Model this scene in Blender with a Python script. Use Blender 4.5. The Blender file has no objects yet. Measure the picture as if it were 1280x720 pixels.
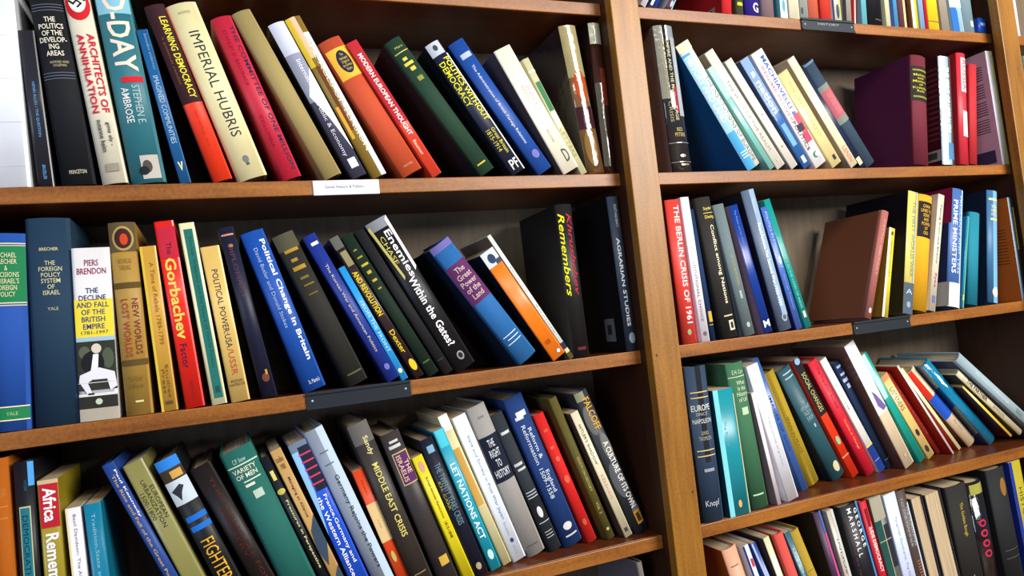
import bpy, bmesh, math, random
import numpy as np
from mathutils import Matrix, Vector
random.seed(7)
SC = bpy.context.scene
COL = SC.collection

# ------------------------------------------------------------ camera
cam = bpy.data.cameras.new('camera'); co = bpy.data.objects.new('camera', cam); COL.objects.link(co)
cam.sensor_width = 36.0; cam.lens = 25.3125; cam.clip_start = 0.01
co.matrix_world = Matrix([[0.9248151, 0.0791935, -0.3720826, -0.6362579], [-0.3649845, -0.0910465, -0.926551, -1.009414], [-0.1072536, 0.9926928, -0.0552968, -0.2185527], [0.0, 0.0, 0.0, 1.0]])
SC.camera = co
# ------------------------------------------------------------ light
SC.view_settings.view_transform = 'Standard'; SC.view_settings.look = 'None'
SC.view_settings.exposure = 0.12; SC.view_settings.gamma = 1.0
w = bpy.data.worlds.new('room_light'); SC.world = w; w.use_nodes = True
w.node_tree.nodes['Background'].inputs[0].default_value = (0.62, 0.74, 1.0, 1)
w.node_tree.nodes['Background'].inputs[1].default_value = 0.10
def area(name, loc, target, size, power, col, sy=None):
    l = bpy.data.lights.new(name, 'AREA'); l.energy = power; l.color = col; l.size = size
    if sy: l.shape = 'RECTANGLE'; l.size_y = sy
    o = bpy.data.objects.new(name, l); COL.objects.link(o); o.location = loc
    o.rotation_euler = (Vector(target) - Vector(loc)).to_track_quat('-Z', 'Y').to_euler()
    return o
area('window_daylight', (1.4, -2.3, 0.85), (0.35, 0.1, -0.1), 1.4, 124, (1.0, 0.965, 0.90), 1.1)
area('left_window_daylight', (-2.4, -1.9, 0.1), (0.2, 0.1, -0.2), 0.9, 30, (0.62, 0.76, 1.0), 1.4)
area('ceiling_lamp', (-0.2, -1.8, 1.35), (0.0, 0.0, -0.2), 1.4, 17, (1.0, 0.93, 0.82), 0.4)

# ------------------------------------------------------------ materials
MATS = {}
def lin(h):
    h = h.lstrip('#'); r = [int(h[i:i+2], 16)/255 for i in (0, 2, 4)]
    return tuple(((c/12.92) if c <= .04045 else ((c+.055)/1.055)**2.4) for c in r)
def mat(h, kind='jacket'):
    k = (h, kind)
    if k in MATS: return MATS[k]
    m = bpy.data.materials.new(kind + '_' + h.strip('#')); m.use_nodes = True; nt = m.node_tree
    p = nt.nodes['Principled BSDF']; c = lin(h)
    tc = nt.nodes.new('ShaderNodeTexCoord'); nz = nt.nodes.new('ShaderNodeTexNoise'); nt.links.new(tc.outputs['Object'], nz.inputs['Vector'])
    mx = nt.nodes.new('ShaderNodeMix'); mx.data_type = 'RGBA'
    lo = {'cloth': .72, 'jacket': .88, 'glossy': .9, 'paper': .86, 'print': .93, 'wrap': .8, 'plastic': .9}[kind]
    mx.inputs[6].default_value = (*[x*lo for x in c], 1); mx.inputs[7].default_value = (*[min(1, x*1.06) for x in c], 1)
    nz.inputs['Scale'].default_value = {'cloth': 900, 'paper': 60}.get(kind, 40); nz.inputs['Detail'].default_value = 3
    nt.links.new(nz.outputs['Fac'], mx.inputs[0]); nt.links.new(mx.outputs[2], p.inputs['Base Color'])
    p.inputs['Roughness'].default_value = {'cloth': .75, 'jacket': .46, 'glossy': .32, 'paper': .5, 'print': .72, 'wrap': .12, 'plastic': .55}[kind]
    p.inputs['Specular IOR Level'].default_value = {'cloth': .25, 'wrap': .9, 'glossy': .5, 'print': .18}.get(kind, .32)
    if kind in ('cloth', 'wrap'):
        bp = nt.nodes.new('ShaderNodeBump'); bp.inputs['Strength'].default_value = .25 if kind == 'cloth' else .5
        bp.inputs['Distance'].default_value = .0004 if kind == 'cloth' else .003
        if kind == 'wrap':
            n2 = nt.nodes.new('ShaderNodeTexNoise'); n2.inputs['Scale'].default_value = 45; nt.links.new(tc.outputs['Object'], n2.inputs['Vector'])
            nt.links.new(n2.outputs['Fac'], bp.inputs['Height'])
            p.inputs['Coat Weight'].default_value = .8; p.inputs['Coat Roughness'].default_value = .08
        else: nt.links.new(nz.outputs['Fac'], bp.inputs['Height'])
        nt.links.new(bp.outputs[0], p.inputs['Normal'])
    MATS[k] = m; return m
def pages_mat():
    m = bpy.data.materials.new('page_edges'); m.use_nodes = True; nt = m.node_tree; p = nt.nodes['Principled BSDF']
    tc = nt.nodes.new('ShaderNodeTexCoord'); mp = nt.nodes.new('ShaderNodeMapping'); mp.inputs['Scale'].default_value = (900, 6, 6)
    nz = nt.nodes.new('ShaderNodeTexNoise'); nz.inputs['Scale'].default_value = 1; nz.inputs['Detail'].default_value = 2
    cr = nt.nodes.new('ShaderNodeValToRGB'); cr.color_ramp.elements[0].color = (.30, .21, .12, 1); cr.color_ramp.elements[1].color = (.62, .48, .30, 1)
    cr.color_ramp.elements[0].position = .35; cr.color_ramp.elements[1].position = .62
    nt.links.new(tc.outputs['Object'], mp.inputs[0]); nt.links.new(mp.outputs[0], nz.inputs['Vector']); nt.links.new(nz.outputs['Fac'], cr.inputs[0])
    nt.links.new(cr.outputs[0], p.inputs['Base Color']); p.inputs['Roughness'].default_value = .85
    return m
PAGES = pages_mat()
def wood(name, dark, light, axis, rough=.3):
    m = bpy.data.materials.new(name); m.use_nodes = True; nt = m.node_tree; p = nt.nodes['Principled BSDF']
    tc = nt.nodes.new('ShaderNodeTexCoord'); mp = nt.nodes.new('ShaderNodeMapping')
    s = [14, 14, 14]; s[axis] = 1.1; mp.inputs['Scale'].default_value = s
    nz = nt.nodes.new('ShaderNodeTexNoise'); nz.inputs['Scale'].default_value = 5; nz.inputs['Detail'].default_value = 8; nz.inputs['Distortion'].default_value = .6
    n2 = nt.nodes.new('ShaderNodeTexNoise'); n2.inputs['Scale'].default_value = 3.0; n2.inputs['Detail'].default_value = 3
    n3 = nt.nodes.new('ShaderNodeTexNoise'); n3.inputs['Scale'].default_value = 260; n3.inputs['Detail'].default_value = 2
    cr = nt.nodes.new('ShaderNodeValToRGB'); cr.color_ramp.elements[0].position = .32; cr.color_ramp.elements[1].position = .7
    cr.color_ramp.elements[0].color = (*lin(dark), 1); cr.color_ramp.elements[1].color = (*lin(light), 1)
    ad = nt.nodes.new('ShaderNodeMath'); ad.operation = 'MULTIPLY_ADD'; ad.inputs[1].default_value = .45
    sb = nt.nodes.new('ShaderNodeMath'); sb.operation = 'MULTIPLY_ADD'; sb.inputs[1].default_value = .25
    nt.links.new(tc.outputs['Object'], mp.inputs[0]); nt.links.new(mp.outputs[0], nz.inputs['Vector']); nt.links.new(tc.outputs['Object'], n2.inputs['Vector']); nt.links.new(tc.outputs['Object'], n3.inputs['Vector'])
    nt.links.new(nz.outputs['Fac'], ad.inputs[0])
    m2 = nt.nodes.new('ShaderNodeMath'); m2.operation = 'MULTIPLY'; m2.inputs[1].default_value = .3; nt.links.new(n2.outputs['Fac'], m2.inputs[0]); nt.links.new(m2.outputs[0], ad.inputs[2])
    nt.links.new(n3.outputs['Fac'], sb.inputs[0]); nt.links.new(ad.outputs[0], sb.inputs[2])
    nt.links.new(sb.outputs[0], cr.inputs[0]); nt.links.new(cr.outputs[0], p.inputs['Base Color'])
    bp = nt.nodes.new('ShaderNodeBump'); bp.inputs['Strength'].default_value = .12; bp.inputs['Distance'].default_value = .001
    nt.links.new(nz.outputs['Fac'], bp.inputs['Height']); nt.links.new(bp.outputs[0], p.inputs['Normal'])
    p.inputs['Roughness'].default_value = rough; p.inputs['Coat Weight'].default_value = .12; p.inputs['Coat Roughness'].default_value = .3; p.inputs['Specular IOR Level'].default_value = .35
    return m
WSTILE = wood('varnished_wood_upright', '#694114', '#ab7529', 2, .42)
WSHELF = wood('varnished_wood_shelf', '#43200f', '#6b3418', 0)  # darker than the edge wood: shade of the undersides put into the colour
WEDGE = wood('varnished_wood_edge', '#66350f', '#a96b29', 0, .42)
WSIDE = wood('shade_toned_side', '#2c150a', '#47220f', 2, .5)  # shade on the inner sides is painted into this tone; plinth shares it
def wall_mat(name, h, sc=30):
    m = mat(h, 'cloth').copy(); m.name = name; return m
BACK = wood('brown_back_panel', '#5c4e40', '#7c6c58', 2, .7)

# ------------------------------------------------------------ mesh helpers
def mesh_obj(name, verts, faces, mats, parent=None, fm=None, smooth=None):
    me = bpy.data.meshes.new(name); me.from_pydata(verts, [], faces)
    for m in mats: me.materials.append(m)
    if fm: me.polygons.foreach_set('material_index', fm)
    if smooth: me.polygons.foreach_set('use_smooth', smooth)
    me.update(); o = bpy.data.objects.new(name, me); COL.objects.link(o)
    if parent: o.parent = parent
    return o
def boxobj(name, a, b, m, parent=None, bev=0.0, kind=None):
    bm = bmesh.new(); bmesh.ops.create_cube(bm, size=1)
    c = [(a[i]+b[i])/2 for i in range(3)]; s = [abs(b[i]-a[i]) for i in range(3)]
    for v in bm.verts: v.co = Vector([c[i]+v.co[i]*s[i] for i in range(3)])
    if bev: bmesh.ops.bevel(bm, geom=bm.edges[:], offset=bev, segments=2, affect='EDGES', profile=.5)
    me = bpy.data.meshes.new(name); bm.to_mesh(me); bm.free(); me.materials.append(m)
    o = bpy.data.objects.new(name, me); COL.objects.link(o)
    if parent: o.parent = parent
    if kind: o['kind'] = kind
    return o
def empty(name, loc=(0, 0, 0)):
    e = bpy.data.objects.new(name, None); e.location = loc; e.empty_display_size = .02; COL.objects.link(e); return e

# ------------------------------------------------------------ the bookcase
ZA, ZB, ZC, ZD, ZE = (0.29537, 0.0, -0.3, -0.60406, -0.90606)      # undersides of the shelves
TH = 0.0215; FR = 0.03341         # shelf thickness, how far the shelves sit behind the uprights
SW = 0.05442; XQ = 0.9715           # width of an upright, left edge of the right upright
BY = 0.215                     # face of the back panel
XL = SW - XQ - .010                   # right edge of the left upright
FLOOR = ZE - 0.42
case = empty('bookcase', (0, 0, FLOOR)); case['label'] = 'large varnished brown wooden bookcase with open shelves filled with books'; case['category'] = 'bookcase'
def cpart(name, a, b, m, bev=0.0):
    o = boxobj(name, (a[0], a[1], a[2]-FLOOR), (b[0], b[1], b[2]-FLOOR), m, case, bev); return o
TOP = ZA + 0.36
for x0, l0, r0 in ((XL-SW, .0, .0), (0.0, .0, .0), (XQ, .018, .0), (2*XQ-SW, .0, .0)):
    cpart('upright_face', (x0, 0.0, FLOOR), (x0+SW, 0.02, TOP), WSTILE, .0015)
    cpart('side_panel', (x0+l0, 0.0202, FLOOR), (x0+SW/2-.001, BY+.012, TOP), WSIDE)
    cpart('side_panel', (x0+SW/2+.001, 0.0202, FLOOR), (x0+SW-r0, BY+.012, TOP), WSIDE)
for z in (ZE, ZD, ZC, ZB, ZA, TOP):
    for x0, x1 in ((XL, 0.0), (SW, XQ+.018), (XQ+SW, 2*XQ-SW)):
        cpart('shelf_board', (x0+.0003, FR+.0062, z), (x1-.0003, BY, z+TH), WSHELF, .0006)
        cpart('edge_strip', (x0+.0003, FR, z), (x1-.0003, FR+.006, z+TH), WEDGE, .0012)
cpart('plinth', (XL, FR, FLOOR), (2*XQ-SW, FR+.02, FLOOR+.09), WSIDE)
for x0, x1 in ((XL, 0.0), (SW, XQ+.018), (XQ+SW, 2*XQ-SW)):
    cpart('back_panel', (x0, BY+.0005, FLOOR), (x1, BY+.012, TOP+TH), BACK)
for x_, z_ in [(0.0089, -0.2876), (0.0462, -0.5151)]:
    bm = bmesh.new(); bmesh.ops.create_cone(bm, cap_ends=True, segments=16, radius1=.0024, radius2=.002, depth=.0008, matrix=Matrix.Rotation(math.pi/2, 4, 'X'))
    me = bpy.data.meshes.new('wood_plug'); bm.to_mesh(me); bm.free(); me.materials.append(mat('#5a3818', 'plastic'))
    o = bpy.data.objects.new('wood_plug', me); o.location = (x_, -.0003, z_-FLOOR); COL.objects.link(o); o.parent = case
# ------------------------------------------------------------ the room behind the camera
FLM = wood('oak_floor_boards', '#4a3424', '#7a5a3c', 0, .5)
WAL = mat('#cfc6b4', 'paper')
boxobj('floor', (-3.2, -3.2, FLOOR-.05), (3.2, BY+.1, FLOOR), FLM, kind='structure')
boxobj('wall_back', (-3.2, BY+.013, FLOOR), (3.2, BY+.1, 1.6), WAL, kind='structure')

# ------------------------------------------------------------ label holders clipped on the shelf edges
def holder(x0, x1, z, label, kind, text=None):
    e = empty('shelf_label_holder', ((x0+x1)/2, FR, z)); e['label'] = label; e['category'] = 'label holder'
    w_ = (x1-x0)/2; hh = TH
    if kind == 'white':
        boxobj('card', (-w_, -.0022, -.001), (w_, -.0002, hh-.001), mat('#e6e8f4', 'plastic'), e, .0009)
        txt(e, text, '#5a5a70', lambda u, v: (-w_+2*w_*(.18+.58*u), -.0025, hh*(.34+.27*v)), False, 'lettering', 0)
    else:
        P_ = mat('#131c26', 'plastic')
        boxobj('channel', (-w_, -.0030, -.0012), (w_, -.0002, hh+.0012), P_, e, .0006)
        boxobj('upper_lip', (-w_, -.0052, hh-.003), (w_, -.0031, hh+.0014), P_, e, .0005)
        boxobj('lower_lip', (-w_, -.0052, -.0014), (w_, -.0031, .002), P_, e, .0005)
        for s in (-1, 1):
            bm = bmesh.new(); bmesh.ops.create_uvsphere(bm, u_segments=10, v_segments=6, radius=.0016)
            for v in bm.verts: v.co = Vector((v.co.x+s*(w_-.008), v.co.y*.5-.0031, v.co.z+hh*.5))
            me = bpy.data.meshes.new('rivet'); bm.to_mesh(me); bm.free(); me.materials.append(mat('#a8bcd0', 'glossy'))
            o = bpy.data.objects.new('rivet', me); COL.objects.link(o); o.parent = e
        if text: txt(e, text, '#9aa6aa', lambda u, v: (-w_+2*w_*(.3+.4*u), -.0034, hh*(.5+.2*v)), False, 'lettering', 0)

# ------------------------------------------------------------ lettering
TC = {}
def glyphs(s, bold, it, down=True, u0=0, u1=0):
    k = (s, bold, it, down, u0, u1)
    if k in TC: return TC[k]
    cu = bpy.data.curves.new('t', 'FONT'); cu.body = s; cu.align_x = 'CENTER'; cu.offset = bold*.6; cu.resolution_u = 2; cu.space_line = .95
    if it: cu.shear = .3
    o = bpy.data.objects.new('t', cu); me = o.to_mesh()
    v = np.empty(len(me.vertices)*3); me.vertices.foreach_get('co', v); v = v.reshape(-1, 3)
    f = [tuple(p.vertices) for p in me.polygons]; o.to_mesh_clear(); bpy.data.objects.remove(o); bpy.data.curves.remove(cu)
    mn = v.min(0); mx_ = v.max(0); r = (v[:, :2]-mn[:2])/np.maximum(mx_-mn, 1e-6)[:2]
    if u1 > u0:     # cut the letters where the facets of the spine meet, so that they follow its curve
        bm = bmesh.new(); bv = [bm.verts.new((a_, b_, 0)) for a_, b_ in r]
        for q in f:
            try: bm.faces.new([bv[i] for i in q])
            except ValueError: pass
        for i in range(1, 12):
            c = (i/12-u0)/(u1-u0)
            if 0 < c < 1: bmesh.ops.bisect_plane(bm, geom=bm.verts[:]+bm.edges[:]+bm.faces[:], plane_co=(0, c, 0) if down else (c, 0, 0), plane_no=(0, 1, 0) if down else (1, 0, 0))
        bm.verts.index_update(); r = [(v.co.x, v.co.y) for v in bm.verts]; f = [tuple(v.index for v in q.verts) for q in bm.faces]; bm.free()
    TC[k] = (r, f); return TC[k]
def txt(parent, s, col, fn, down, name, bold, it=0, u0=0, u1=0):
    r, f = glyphs(s, bold, it, down, u0, u1)
    vs = [fn(b_, 1-a_) if down else fn(a_, b_) for a_, b_ in r]
    return mesh_obj(name, vs, f, [mat(col, 'print')], parent)

# ------------------------------------------------------------ books
GROUPS = {'B1': 'books on the upper left shelf', 'C1': 'books on the middle left shelf', 'D1': 'books on the lower left shelf', 'E1': 'book on the bottom left shelf', 'A2': 'books on the top right shelf', 'B2': 'books on the upper right shelf', 'C2': 'books on the middle right shelf', 'D2': 'books on the lower right shelf', 'E2': 'books on the lowest right shelf', 'A3': 'books beyond the right upright', 'B3': 'books beyond the right upright'}
def make_book(row, x, z, y, lean, t, h, D, kind, col, ccol, tpcol, label, dec, it):
    hard = kind in 'hgwr'
    nm = {'h': 'cloth_bound_book', 'g': 'jacketed_book', 'w': 'jacketed_book', 'p': 'paperback_book', 'r': 'cloth_bound_book'}[kind]
    e = empty(nm, (x, y, z+.0003)); e.rotation_euler = (0, -lean, 0)
    e['label'] = label; e['category'] = 'book'; e['group'] = GROUPS[row]
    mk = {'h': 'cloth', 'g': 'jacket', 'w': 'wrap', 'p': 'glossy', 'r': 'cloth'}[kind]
    bt = min(.0026, t*.16) if hard else min(.0006, t*.1)
    ov = .003 if hard else 0.0
    if kind == 'r':        # shelved spine inward: boards left and right, page edges to the front
        for s in (0, 1):
            xa = s*(t-bt); boxobj('cover_board', (xa, 0, 0), (xa+bt, D, h), mat(ccol, 'cloth'), e, .0004)
        boxobj('page_block', (bt, ov, ov), (t-bt, D-.003, h-ov), PAGES, e)
        boxobj('spine_board', (bt, D-.0025, 0), (t-bt, D, h), mat(ccol, 'cloth'), e)
        return e
    bl = (.16*t if kind in 'hgw' else .03*t); bl = min(bl, .0065)
    n = 12
    def sy(u): return bl*(2*u-1)**2 if hard else bl*abs(2*u-1)**4
    gr = .0012 if (kind == 'h' and t > .015) else 0
    outer = [(0, D), (0, .010), (gr, .0065+bl*.2), (0, bl+.0005)] if gr else [(0, D), (0, bl+.0005)]
    outer += [(t*u, sy(u)) for u in [i/n for i in range(1, n)]]
    outer += [(t, bl+.0005), (t-gr, .0065+bl*.2), (t, .010), (t, D)] if gr else [(t, bl+.0005), (t, D)]
    inner = []
    N = len(outer)
    for i, (px, py) in enumerate(outer):
        inner.append((min(max(px, bt), t-bt), D if i in (0, N-1) else max(py, bt+sy(px/t)*1.0+ (0 if 0 < px < t else 0))))
    V = []; F = []; FM = []; SM = []
    for zz in (0, h):
        V += [(a_, b_, zz) for a_, b_ in outer] + [(a_, b_, zz) for a_, b_ in inner]
    M2 = 2*N
    for i in range(N-1):
        F.append((i, i+1, M2+i+1, M2+i)); left = outer[i][0] < t*.02 and outer[i+1][0] < t*.02
        FM.append(1 if left else 0); SM.append(not left and outer[i+1][0] < t*.99 if True else False)
        F.append((N+i+1, N+i, M2+N+i, M2+N+i+1)); FM.append(0); SM.append(False)
        F.append((i+1, i, N+i, N+i+1)); FM.append(0); SM.append(False)
        F.append((M2+i, M2+i+1, M2+N+i+1, M2+N+i)); FM.append(0); SM.append(False)
    for i, j in ((0, N), (N-1, 2*N-1)):
        F.append((i, j, M2+j, M2+i) if i else (j, i, M2+i, M2+j)); FM.append(1 if i == 0 else 0); SM.append(False)
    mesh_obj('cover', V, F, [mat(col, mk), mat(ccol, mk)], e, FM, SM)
    boxobj('page_block', (bt+.0002, bl+bt+.0012, ov+.0002), (t-bt-.0002, D-.0025 if hard else D-.0003, h-ov-.0002), PAGES, e)
    EPS = .00022
    layer = [0]
    def surf(u, v, k): return (t*u, sy(u)-EPS*(1+k*.55), h*(1-v))
    INNER = ('barcode_block', 'publisher_mark_centre', 'publisher_ring_centre', 'frame_centre', 'dark_oval', 'purple_label', 'crescent_inner', 'white_disc', 'ring_centre', 'teal_panel', 'bald_head')
    last = None
    for d in dec:
        layer[0] += 1; k = layer[0]
        par = last if last is not None and any(q in INNER for q in d if isinstance(q, str)) else e
        if d[0] == 'T':
            _, s, v0, v1, u0, u1, c, o_, nm_, bold = d
            if o_ == 'd': fn = lambda a_, b_: surf(u0+(u1-u0)*a_, v0+(v1-v0)*(1-b_), k)
            else: fn = lambda a_, b_: surf(u0+(u1-u0)*a_, v1+(v0-v1)*b_, k)
            txt(e, s, c, fn, o_ == 'd', nm_, bold, it, u0, u1)
        elif d[0] == 'P':
            _, u0, u1, v0, v1, c, nm_, sh = d
            if sh == 'd':
                vs = []; fs = []; NN = 20
                rings = 3
                for r_ in range(rings+1):
                    for a_ in range(NN):
                        q = r_/rings; an = 2*math.pi*a_/NN
                        vs.append(surf((u0+u1)/2+(u1-u0)/2*q*math.cos(an), (v0+v1)/2-(v1-v0)/2*q*math.sin(an), k))
                for r_ in range(rings):
                    for a_ in range(NN):
                        b_ = (a_+1) % NN; i0 = r_*NN
                        fs.append((i0+a_, i0+NN+a_, i0+NN+b_, i0+b_) if r_ else (i0+a_, i0+NN+a_, i0+NN+b_))
            else:
                us = [u0]+[i/n for i in range(1, n) if u0+.01 < i/n < u1-.01]+[u1]; m_ = len(us)-1; vs = []; fs = []
                for u in us:
                    vs += [surf(u, v1, k), surf(u, v0, k)]
                fs = [(2*i, 2*i+2, 2*i+3, 2*i+1) for i in range(m_)]
            o_ = mesh_obj(nm_, vs, fs, [mat(c, 'print' if mk != 'wrap' else 'wrap') if kind != 'h' else mat(c, 'print')], par)
            if par is e: last = o_
        elif d[0] == 'G':
            _, c, pts = d
            # fan of the polygon, refined across the curve of the spine
            bm = bmesh.new(); f_ = bm.faces.new([bm.verts.new((a_, b_, 0)) for a_, b_ in pts])
            for i in range(1, 12):
                g = bm.verts[:]+bm.edges[:]+bm.faces[:]; bmesh.ops.bisect_plane(bm, geom=g, plane_co=(i/12, 0, 0), plane_no=(1, 0, 0))
            bmesh.ops.triangulate(bm, faces=bm.faces[:]); bm.verts.index_update()
            vs = [surf(min(max(v.co.x, 0), 1), v.co.y, k) for v in bm.verts]; fs = [tuple(v.index for v in q.verts) for q in bm.faces]; bm.free()
            # make every face look outwards (towards -y)
            out = []
            for q in fs:
                A, B_, C_ = [Vector(vs[i]) for i in q]; out.append(q if (B_-A).cross(C_-A).y < 0 else q[::-1])
            mesh_obj('printed_shape', vs, out, [mat(c, 'print')], e)
        elif d[0] == 'S':
            _, s0, s1, v0, v1, c, nm_ = d
            sx = -EPS*(1+(k % 5)*.6 if 'block' not in nm_ else 4.5)
            vs = [(sx, D*s1, h*(1-v1)), (sx, D*s0, h*(1-v1)), (sx, D*s0, h*(1-v0)), (sx, D*s1, h*(1-v0))]
            o_ = mesh_obj(nm_, vs, [(0, 1, 2, 3)], [mat(c, 'print')], par)
            if par is e: last = o_
    return e

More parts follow.
